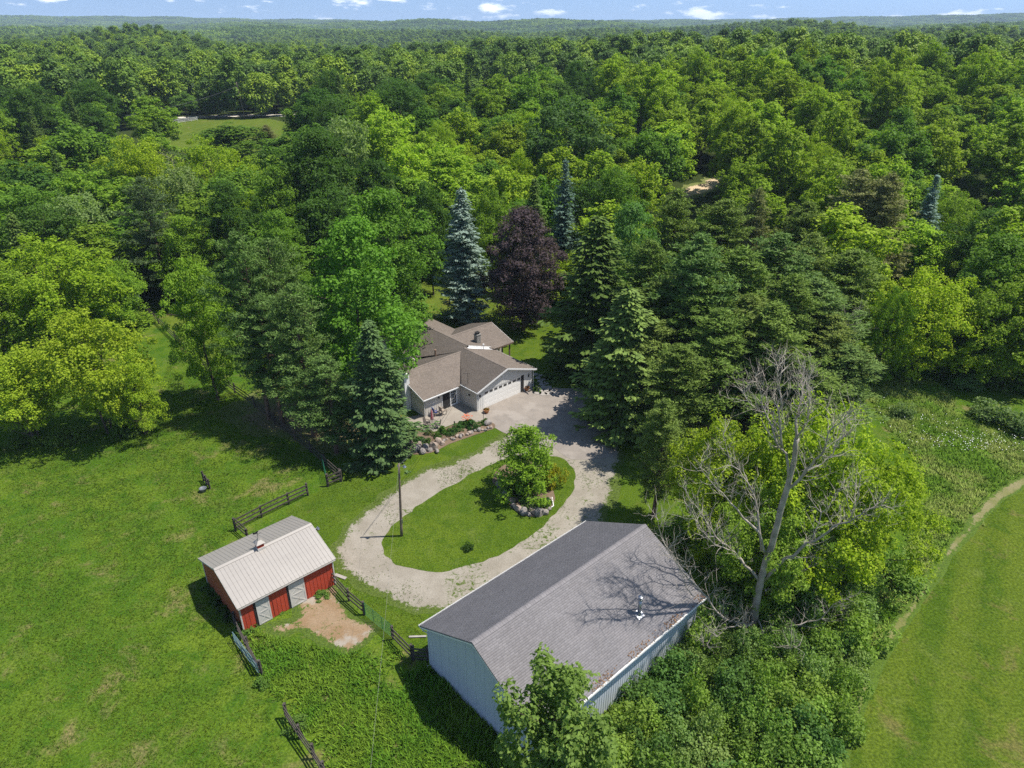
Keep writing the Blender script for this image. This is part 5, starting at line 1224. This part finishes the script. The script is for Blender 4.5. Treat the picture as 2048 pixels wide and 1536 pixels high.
def stones(label, spots, seed, name='rock_border'):
    g = random.Random(seed); o = at_z(spots[0][0], spots[0][1]); e = empty(name, o, 0, label, 'rocks')
    for x, y, s in spots:
        p = at_z(x, y); r = link('stone', ROCKS[g.randrange(7)], e); r.location = p-o+Vector((0, 0, s*.22)); r.scale = (s*.5*g.uniform(.85, 1.3), s*.5*g.uniform(.8, 1.1), s*.42*g.uniform(.8, 1.2)); r.rotation_euler = (g.uniform(-.3, .3), g.uniform(-.3, .3), g.uniform(0, 6.28))
g = random.Random(3); sp = [(802, 884, .45), (808, 892, .7), (813, 899, .7), (819, 889, 1.0), (826, 896, .9), (832, 902, 1.0), (839, 894, 1.05), (845, 905, .9), (852, 898, 1.1), (860, 902, .7), (868, 897, 1.25), (877, 885, 1.0), (884, 889, .7), (874, 905, .6)]
t = 0
for i in range(16): f = i/15; sp.append((888+f*95+g.gauss(0, 1.2), 882-f*26+g.gauss(0, 1), g.uniform(.35, .62)))
sp += [(976, 849, .95), (841, 858, .5), (848, 861, .5)]
stones('rough boulders edging the flower bed below the patio', sp, 5)
stones('boulders ringing the island bed around its tree', [(1022, 1004, .8), (1026, 1012, .6), (1036, 1020, .95), (1048, 1027, 1.0), (1058, 1030, .6), (1066, 1026, 1.1), (1078, 1029, 1.15), (1090, 1028, .8), (1098, 1020, .5), (1001, 962, .8), (999, 972, .9), (1003, 982, .85), (1008, 992, .9), (1014, 998, .7), (996, 952, .7), (1101, 1000, .5), (1085, 935, .5)], 9)
M['flag'] = pmat('flag', (.30, .275, .245), .85, .12, 2., .3, 12.)
e = empty('stepping_path', at_z(1082, 782), 0, 'irregular flagstone path beside the right corner of the garage', 'path'); o = at_z(1082, 782)
for i, (x, y, s) in enumerate([(1076, 786, .55), (1086, 788, .6), (1098, 787, .6), (1109, 788, .5), (1082, 781, .5), (1093, 781, .6), (1104, 782, .5), (1088, 775, .5), (1098, 775, .45), (1084, 769, .5), (1092, 767, .45), (1080, 763, .5), (1087, 759, .4), (1076, 756, .45), (1081, 751, .4), (1071, 749, .4)]):
    p = at_z(x, y)-o; n = g.choice((5, 6, 7)); po = [(p.x+s*g.uniform(.75, 1.05)*math.cos(6.283*k/n+i), p.y+s*g.uniform(.75, 1.05)*math.sin(6.283*k/n+i), .02) for k in range(n)]
    MB().slab(po, (0, 0, .04)).build('flagstone', M['flag'], e)
p1, p2, p3 = at_z(1104, 996), at_z(1107, 1013), at_z(1097, 1019); tag(MB().tube([p1+Vector((0, 0, .08)), p2+Vector((0, 0, .08)), p3+Vector((0, 0, .08))], .05, 8).build('drain_pipe', M['white_trim']), 'bent white drain pipe lying at the edge of the island bed', 'pipe')
p1, p2 = at_z(818, 1275), at_z(853, 1274); tag(MB().bar(p1+Vector((0, 0, .08)), p2+Vector((0, 0, .08)), .16, .05).build('wood_plank', M['flag']), 'pale plank lying on the grass beside the grey barn', 'plank')
p1, p2 = at_z(668, 1150), at_z(692, 1158); tag(MB().bar(p1+Vector((.1, 0, .06)), p2+Vector((0, 0, .06)), .3, .06).build('wood_plank', M['flag']), 'pale board on the ground at the right end of the red barn', 'plank')

# ------------------------------------------------------------------ patio things
M['patio_metal'] = pmat('patio_metal', (.10, .085, .075), .5, .2); M['cushion_blue'] = pmat('cushion_blue', (.03, .055, .20), .8, .2, 14.); M['teak'] = pmat('teak', (.33, .27, .21), .7, .15)
M['stripe_red'] = pmat('stripe_red', (.45, .04, .05), .8, .1); M['stripe_white'] = pmat('stripe_white', (.68, .62, .60), .8, .08); M['terracotta'] = pmat('terracotta', (.40, .17, .07), .8, .2, 6.)
p = at_z(865, 856); e = empty('patio_table', p, 0, 'round metal patio table with the closed umbrella', 'table')
rg = MB(); n = 24; rg.tube([(.62*math.cos(6.2832*k/n), .62*math.sin(6.2832*k/n), .72) for k in range(n+1)], .025, 5, False)
for k in range(-5, 6): yy = k*.105; xx = math.sqrt(max(0, .61**2-yy*yy)); rg.tube([(-xx, yy, .72), (xx, yy, .72)], .008, 3); rg.tube([(yy, -xx, .72), (yy, xx, .72)], .008, 3)
rg.build('table_top', M['patio_metal'], e)
for k in range(4): a = .785+k*1.571; MB().tube([(.5*math.cos(a), .5*math.sin(a), .71), (.25*math.cos(a), .25*math.sin(a), .35), (.45*math.cos(a), .45*math.sin(a), .03)], .018, 5).build('leg', M['patio_metal'], e)
u = empty('patio_umbrella', p, 0, 'closed red and white striped umbrella standing in the patio table', 'umbrella')
MB().tube([(0, 0, .04), (0, 0, 2.4)], .025, 6).build('pole', M['patio_metal'], u); MB().lathe((0, 0, .03), [(.22, 0), (.22, .05), (.05, .1)], 12).build('base', M['patio_metal'], u)
for k in range(10):
    m = MB(); a0, a1 = 6.2832*k/10, 6.2832*(k+1)/10; am_ = (a0+a1)/2; prof = [(.03, 2.36), (.09, 2.1), (.13, 1.6), (.15, 1.25), (.13, 1.1)]
    for (r0, z0), (r1, z1) in zip(prof, prof[1:]):
        A = lambda r, a, z: (r*math.cos(a), r*math.sin(a), z)
        m.quad(A(r0, a0, z0), A(r0*1.35, am_, z0), A(r1*1.35, am_, z1), A(r1, a0, z1)); m.quad(A(r0*1.35, am_, z0), A(r0, a1, z0), A(r1, a1, z1), A(r1*1.35, am_, z1))
    m.build('canopy_gore', M['stripe_red'] if k % 2 else M['stripe_white'], u)
def chair(px, py, rz, label, seat, frame, metal=False, sc=1.0):
    e = empty('patio_chair', at_z(px, py)+Vector((0, 0, .03)), rz, label, 'chair'); e.scale = (sc,)*3
    MB().box(-.26, -.26, .40, .26, .26, .45).build('seat', M[seat], e)
    MB().hexa([(-.26, .22, .45), (.26, .22, .45), (.26, .27, .45), (-.26, .27, .45)], [(-.25, .34, 1.0), (.25, .34, 1.0), (.25, .38, 1.0), (-.25, .38, 1.0)]).build('backrest', M[seat], e)
    for x, y in ((-.25, -.24), (.25, -.24), (-.25, .24), (.25, .24)): MB().bar((x, y, 0), (x, y, .42), .045, .045).build('leg', M[frame], e)
    for x in (-.29, .29): MB().bar((x, -.26, .64), (x, .30, .66), .06, .035).bar((x, -.24, .42), (x, -.24, .64), .04, .04).build('armrest', M[frame], e)
chair(886, 829, 2.3, 'weathered wooden chair against the patio wall', 'teak', 'teak', sc=1.15)
chair(872, 831, 2.2, 'blue cushioned chair beside the wooden chair on the patio', 'cushion_blue', 'teak', sc=1.1)
chair(854, 852, 1.2, 'dark metal chair left of the round patio table', 'patio_metal', 'patio_metal')
chair(876, 856, -1.4, 'dark metal chair right of the round patio table', 'patio_metal', 'patio_metal')
def potted(px, py, s, col, label):
    p = at_z(px, py)+Vector((0, 0, .03)); e = empty('plant_pot', p, 0, label, 'plant pot'); MB().lathe((0, 0, 0), [(.22*s, 0), (.32*s, .34*s), (.36*s, .36*s), (.36*s, .44*s), (.30*s, .44*s), (.28*s, .36*s)], 14).build('pot', M['terracotta'], e, True)
    tm, cm, *_ = PR['bush'][0]; c = link('foliage', cm, e); c.location = (0, 0, .36*s); c.scale = (.55*s,)*3; c.color = (*col, 1)
potted(973, 826, 1.0, (.20, .14, .03), 'terracotta pot of rusty plants at the left garage corner'); potted(1053, 781, 1.0, (.16, .08, .03), 'terracotta pot at the right garage corner')
tag(MB().tube([at_z(967, 842), at_z(967, 842)+Vector((0, 0, 1.2))], .03, 6).lathe(at_z(967, 842)+Vector((0, 0, 1.2)), [(.05, 0), (.08, .05), (.03, .15)], 8).build('garden_light', M['dark']), 'slim garden light post at the end of the patio', 'lamp')
tag(MB().lathe(at_z(909, 850), [(.07, 0), (.07, .4), (.10, .42), (.02, .52)], 8).build('garden_light', M['dark']), 'low garden light among the bed shrubs', 'lamp')

# ------------------------------------------------------------------ small planting
def bush(px, py, h, r, col, label, kind='bush', group=None, name='shrub', cat='shrub', terrain=False):
    p = on_ground(px, py); return plant(kind, p, h, r, col, label, cat, group, name)
bl = [(824, 872, .7, .6, (.17, .26, .03), 'lime-green clump at the left end of the flower bed'), (838, 884, 1.1, .95, (.06, .13, .03), 'dark leafy shrub behind the largest boulders'), (850, 889, .9, .75, (.09, .17, .03), 'mid green shrub above the boulders'),
      (858, 868, .9, .55, (.13, .17, .05), 'strappy plant beside the patio table'), (877, 874, .8, .7, (.08, .15, .03), 'low green shrub in the middle of the bed'), (888, 865, 1.2, .75, (.08, .16, .025), 'tall grassy clump by the patio edge'),
      (902, 868, .9, .7, (.06, .13, .03), 'dense shrub right of the grassy clump'), (914, 860, 1.0, .75, (.05, .12, .025), 'dark shrub left of the orange lilies'), (926, 852, .9, .6, (.07, .15, .03), 'shrub under the orange lilies'),
      (946, 856, 1.3, .8, (.05, .12, .03), 'tall dark shrub right of the orange lilies'), (968, 848, .8, .6, (.09, .16, .03), 'low shrub at the right end of the flower bed'), (832, 893, .6, .5, (.14, .10, .05), 'brownish low plant between the boulders'),
      (1068, 772, .8, .7, (.09, .17, .03), 'small shrub beside the garage corner'), (1074, 781, .6, .6, (.12, .21, .03), 'low light green plant by the flagstone path')]
for x, y, h, r, c, lab in bl: bush(x, y, h, r, c, lab)
p = at_z(935, 848); e = empty('lily_clump', p, 0, 'clump of orange-red lilies in the flower bed', 'flowers'); tm, cm, *_ = PR['bush'][1]; c = link('foliage', cm, e); c.scale = (1.1, 1.1, 1.1); c.color = (.06, .14, .03, 1)
gg = np.random.default_rng(5); nF = 46; P = np.c_[gg.normal(size=nF)*.33, gg.normal(size=nF)*.28, gg.uniform(.7, 1.2, nF)]; Q = []
for k in range(5):
    a = k*1.2566+gg.uniform(0, 6, nF); D = np.c_[np.cos(a), np.sin(a), np.full(nF, .45)]; Q.append(sprays(P+D*.06, unit(np.c_[-.4*np.cos(a), -.4*np.sin(a), np.ones(nF)]), D, np.full(nF, .13), np.full(nF, .07), .05))
M['lily'] = pmat('lily', (.50, .085, .02), .6, .15, isl=.3); link('blossoms', crown_mesh('blossoms', np.concatenate(Q), M['lily']), e, None, 'stuff')
bush(1063, 1016, 1.7, .95, (.13, .20, .06), 'pale variegated shrub in front of the island tree')
bush(1088, 1010, 1.2, .85, (.05, .11, .025), 'dark shrub right of the variegated shrub on the island')
bush(1028, 985, 1.3, 1.0, (.045, .09, .02), 'shaded shrub at the left side of the island tree')
plant('shrub', at_z(1104, 968), 3.2, 1.45, (.30, .30, .02), 'golden yellow shrub at the right side of the island tree', 'shrub', None, 'shrub')
bush(936, 1098, .7, .55, (.05, .10, .02), 'small lone sapling on the lawn island', name='sapling', cat='sapling')
for x, y, h, r, lab in ((1800, 832, 2.0, 1.7, 'small round bush in the tall meadow'), (1985, 838, 3.0, 2.8, 'large grey-green bush at the right edge of the meadow'), (2055, 868, 3.0, 3.0, 'grey-green bush cut by the right frame edge'), (1930, 776, 2.4, 2.2, 'dark bush at the back of the tall meadow')):
    bush(x, y, h, r, (.17, .255, .085), lab, 'shrub')
# thicket beside the grey barn: shrubs that nothing tells apart
tk = random.Random(21); spots = []
wallc = Vector((3.78, 36.08)); ex_ = Vector((math.cos(.7375), math.sin(.7375))); ey_ = Vector((-ex_.y, ex_.x))
THICK = np.array([[*at_z(*q).to_2d()] for q in ((1060, 1640), (1130, 1470), (1300, 1330), (1400, 1215), (1500, 1150), (1640, 1200), (1735, 1240), (1720, 1340), (1680, 1450), (1650, 1620))])
lo, hi = THICK.min(0), THICK.max(0); tries = 0
while len(spots) < 78 and tries < 9000:
    tries += 1
    q = Vector((tk.uniform(lo[0], hi[0]), tk.uniform(lo[1], hi[1])))
    l = q-wallc; u_, v_ = l.dot(ex_), l.dot(ey_)
    if -9.2 < u_ < 9.6 and v_ > -6.2: continue
    if not inside(np.array([[q.x, q.y]]), THICK)[0] or any((q-s).length < 1.35 for s in spots): continue
    spots.append(q)
for i, q in enumerate(spots):
    col = ((.16, .265, .048), (.205, .315, .052), (.115, .215, .05), (.205, .30, .08))[tk.choice((0, 0, 1, 1, 2, 3))]
    l = q-wallc; u_, v_ = l.dot(ex_), l.dot(ey_); tone = 'pale' if col[2] > .07 else 'bright' if col[0] > .18 else 'dark' if col[0] < .12 else 'green'
    zone = 'against the grey barn wall' if v_ > -9 and u_ < 9.6 else 'around the dead trunk' if (q-DEADP.to_2d()).length < 4.5 else 'at the bottom frame edge' if q.y < 24.5 else 'along the mown field' if edge_dist(np.array([[q.x, q.y]]), MOWN)[0] < 3.2 else 'between barn and mown field'
    plant('shrub', (q.x, q.y, -.05), tk.uniform(1.7, 3.6), tk.uniform(1.2, 2.1), col, f'{tone} leafy thicket shrub {zone}', 'shrub', 'thicket shrubs', 'shrub')
# under-storey along the feet of the right woods and pasture edges
us = [(1740, 762), (1790, 752), (1840, 750), (1890, 752), (1940, 768), (2000, 775), (2050, 785), (1715, 790), (1700, 1190), (1740, 1200), (1660, 1210), (1610, 1220), (1560, 1230), (1480, 1140), (1420, 1120), (1380, 1100), (1350, 1075), (1790, 1165), (1640, 830), (1690, 815)]
for i, (x, y) in enumerate(us): bush(x, y, tk.uniform(2., 3.2), tk.uniform(1.6, 2.4), ((.14, .235, .045), (.18, .28, .05))[i % 2], ('dark ' if i % 2 == 0 else 'bright ')+('undergrowth bush behind the tall meadow' if i < 8 else 'undergrowth bush under the lime-green trees' if i < 18 else 'undergrowth bush before the pine stand'), 'shrub', 'undergrowth bushes', 'bush')
for i, (x, y) in enumerate([(40, 890), (110, 885), (160, 880), (250, 872), (10, 700), (60, 690), (205, 660)]): bush(x, y, tk.uniform(1.5, 2.6), tk.uniform(1.4, 2.), (.14, .22, .04), 'low bush along the left pasture edge', 'shrub', 'left pasture bushes', 'bush')
for i, (x, y) in enumerate([(427, 1190), (437, 1205), (447, 1222), (458, 1236), (420, 1176)]): bush(x, y, tk.uniform(.7, 1.1), .6, (.07, .12, .03), 'weed clump in the shade along the left wall of the red barn', 'bush', 'weeds by the red barn wall', 'weed_clump', 'weeds')
for x, y, h, r, lab in ((489, 1262, 1.1, .9, 'bright leafy weed clump at the near corner of the red barn'), (645, 1192, .5, .7, 'low weeds at the foot of the right red wall'), (560, 1222, .4, .5, 'low weeds between the white barn doors'), (527, 1368, .8, .7, 'broad-leaved burdock at the end of the paddock fence'), (590, 1455, .9, .9, 'dark weed clump beside the bottom fence')):
    bush(x, y, h, r, (.13, .23, .04), lab, 'bush', None, 'weed_clump', 'weeds')

# ------------------------------------------------------------------ grass and weeds: real blades where the camera is near
def blade_mat(name, a, b):
    m, t, s = new_mat(name); p = posco(t)
    c = mix(t, maprange(t, noise(t, .22, 4, .6, p), .4, .62), a, b); c = mix(t, 1.0, c, ramp(t, island(t), [(0, (.6, .62, .6)), (1, (1.45, 1.4, 1.25))]), 'MULTIPLY')
    t.links.new(c, s.inputs['Base Color']); s.inputs['Roughness'].default_value = .7; s.inputs['Specular IOR Level'].default_value = .08; return m
M['blade'] = blade_mat('blade', (.055, .105, .009), (.095, .142, .014)); M['weed'] = blade_mat('weed', (.070, .160, .013), (.115, .195, .018)); M['tall'] = blade_mat('tall', (.105, .205, .016), (.25, .30, .075))
def blades(name, poly, dens, h, w, mat, seed, label, avoid=(), lean=.6, per=3, clump=0.0):
    g = np.random.default_rng(seed); lo, hi = poly.min(0), poly.max(0); n = int((hi-lo).prod()*dens); q = g.uniform(lo, hi, (n, 2)); q = q[inside(q, poly)]
    for a in avoid: q = q[~inside(q, a)]
    if clump: f = np.sin(q[:, 0]*1.3+seed)*np.sin(q[:, 1]*1.1+2)+np.sin(q[:, 0]*.47+q[:, 1]*.61)+g.normal(size=len(q))*.6; q = q[f > clump]
    q = np.repeat(q, per, 0)+g.normal(size=(len(q)*per, 2))*.05; n = len(q); a = g.uniform(0, 6.283, n); hh = h*g.uniform(.5, 1.3, n); ln = hh*lean*g.uniform(.3, 1.4, n)
    b = np.c_[q, np.full(n, .0)]; side = np.c_[-np.sin(a), np.cos(a), np.zeros(n)]*(w*g.uniform(.6, 1.4, n))[:, None]*.5; tip = b+np.c_[np.cos(a)*ln, np.sin(a)*ln, hh]
    V = np.stack([b-side, b+side, tip], 1).reshape(-1, 3); o = link(name, np_mesh(name, V, np.arange(len(V)).reshape(-1, 3), mat)); tag(o, label, 'grass', None, 'stuff'); return o
gp = lambda *L_: np.array([[*at_z(*q).to_2d()] for q in L_])
FOOT = [np.array([[*(wallc+ex_*a+ey_*b)] for a, b in ((-8.1, -5.4), (8.1, -5.4), (8.1, 5.4), (-8.1, 5.4))]), np.array([[-19.23+a*.737-b*.676, 42.69+a*.676+b*.737] for a, b in ((-3.8, -3.4), (3.8, -3.4), (3.8, 3.6), (-3.8, 3.6))])]
PADDOCK = gp((470, 1252), (560, 1275), (700, 1310), (760, 1270), (830, 1330), (862, 1335), (1030, 1540), (1000, 1700), (660, 1700), (580, 1440), (520, 1350))
blades('pasture_grass', gp((-400, 1700), (-300, 900), (100, 890), (300, 840), (350, 690), (300, 640), (350, 690), (450, 800), (560, 880), (650, 940), (470, 1060), (400, 1130), (470, 1250), (530, 1350), (600, 1700)), 34, .13, .05, M['blade'], 1, 'short pasture grass left of the barns', [*FOOT], .8, 3, -1.0)
blades('paddock_weeds', PADDOCK, 60, .30, .085, M['weed'], 2, 'rank weeds filling the paddock below the red barn', [*FOOT, DIRT], .9, 3, -.7)
blades('barn_weeds', np.array([[*(wallc+ex_*a+ey_*b)] for a, b in ((-10.4, -7.2), (-8.0, -6.4), (-8.02, 5.5), (-10.0, 6.0))]), 60, .55, .11, M['weed'], 12, 'shaded weeds along the gable wall of the grey barn', [], .7, 3, -1.2)
blades('meadow_grass', MEADOW, 40, .30, .08, M['tall'], 3, 'tall uncut grass beside the mown field', [VERGE], 1.0, 3, -1.6)
blades('verge_grass', gp((560, 1040), (660, 970), (720, 940), (800, 900), (800, 960), (690, 1050), (664, 1092), (676, 1140), (790, 1215), (850, 1230), (850, 1330), (790, 1280), (690, 1170), (640, 1110)), 40, .09, .045, M['blade'], 4, 'short verge grass between fences and gravel', [*FOOT, GRAVEL], .8, 3, -.6)
blades('gravel_weeds', gp((664, 1092), (690, 1055), (740, 1010), (800, 965), (806, 1030), (768, 1072), (768, 1108), (806, 1138), (900, 1146), (900, 1200), (800, 1212), (715, 1172)), 26, .07, .06, M['blade'], 15, 'tufts of grass breaking through the left side of the gravel loop', [ISLAND], .9, 4, .75)
blades('lane_weeds', gp((862, 930), (940, 903), (1004, 866), (1060, 880), (1035, 912), (960, 940), (880, 984)), 34, .07, .06, M['blade'], 16, 'grass tufts along the gravel arm towards the house', [ISLAND, APRON], .9, 4, .35)
blades('drive_weeds', gp((1090, 905), (1240, 905), (1236, 985), (1213, 1045), (1140, 1080), (1116, 1022), (1150, 972)), 30, .07, .06, M['blade'], 17, 'sparse grass tufts along the gravel beside the island', [ISLAND, APRON], .9, 4, 1.0)
blades('island_grass', ISLAND, 40, .06, .04, M['blade'], 5, 'mown grass of the lawn island', [RING], .8, 3)
gg = np.random.default_rng(8); c0 = at_z(1945, 890); nD = 220; P = np.c_[c0.x+gg.normal(size=nD)*3.2, c0.y+gg.normal(size=nD)*1.1, np.full(nD, .5)+gg.random(nD)*.2]
c1 = at_z(1850, 850); P[::4] = np.c_[c1.x+gg.normal(size=55)*3, c1.y+gg.normal(size=55)*2, .5+gg.random(55)*.2]
M['daisy'] = pmat('daisy', (.75, .75, .70), .7, .05); o = link('daisies', crown_mesh('daisies', sprays(P, unit(np.c_[gg.normal(size=(nD, 2))*.3, np.ones(nD)]), gg.normal(size=(nD, 3)), np.full(nD, .10), np.full(nD, .10)), M['daisy'])); tag(o, 'white wild flowers scattered in the tall meadow', 'flowers', None, 'stuff')

# ------------------------------------------------------------------ summer haze over the whole valley
hz = MB().box(-9000, -9000, -30, 9000, 9000, 150).build('haze', None); tag(hz, 'thin blue summer haze over the woods', 'haze', None, 'stuff')
hm_ = bpy.data.materials.new('haze'); hm_.use_nodes = True; t = hm_.node_tree; t.nodes.clear(); hm_.cycles.volume_sampling = 'DISTANCE'; hm_.cycles.homogeneous_volume = True; o_ = t.nodes.new('ShaderNodeOutputMaterial'); pv_ = t.nodes.new('ShaderNodeVolumePrincipled')
pv_.inputs['Color'].default_value = (.62, .78, 1, 1); pv_.inputs['Density'].default_value = 1.1e-4; pv_.inputs['Anisotropy'].default_value = .0; t.links.new(pv_.outputs[0], o_.inputs['Volume']); hz.data.materials.append(hm_)
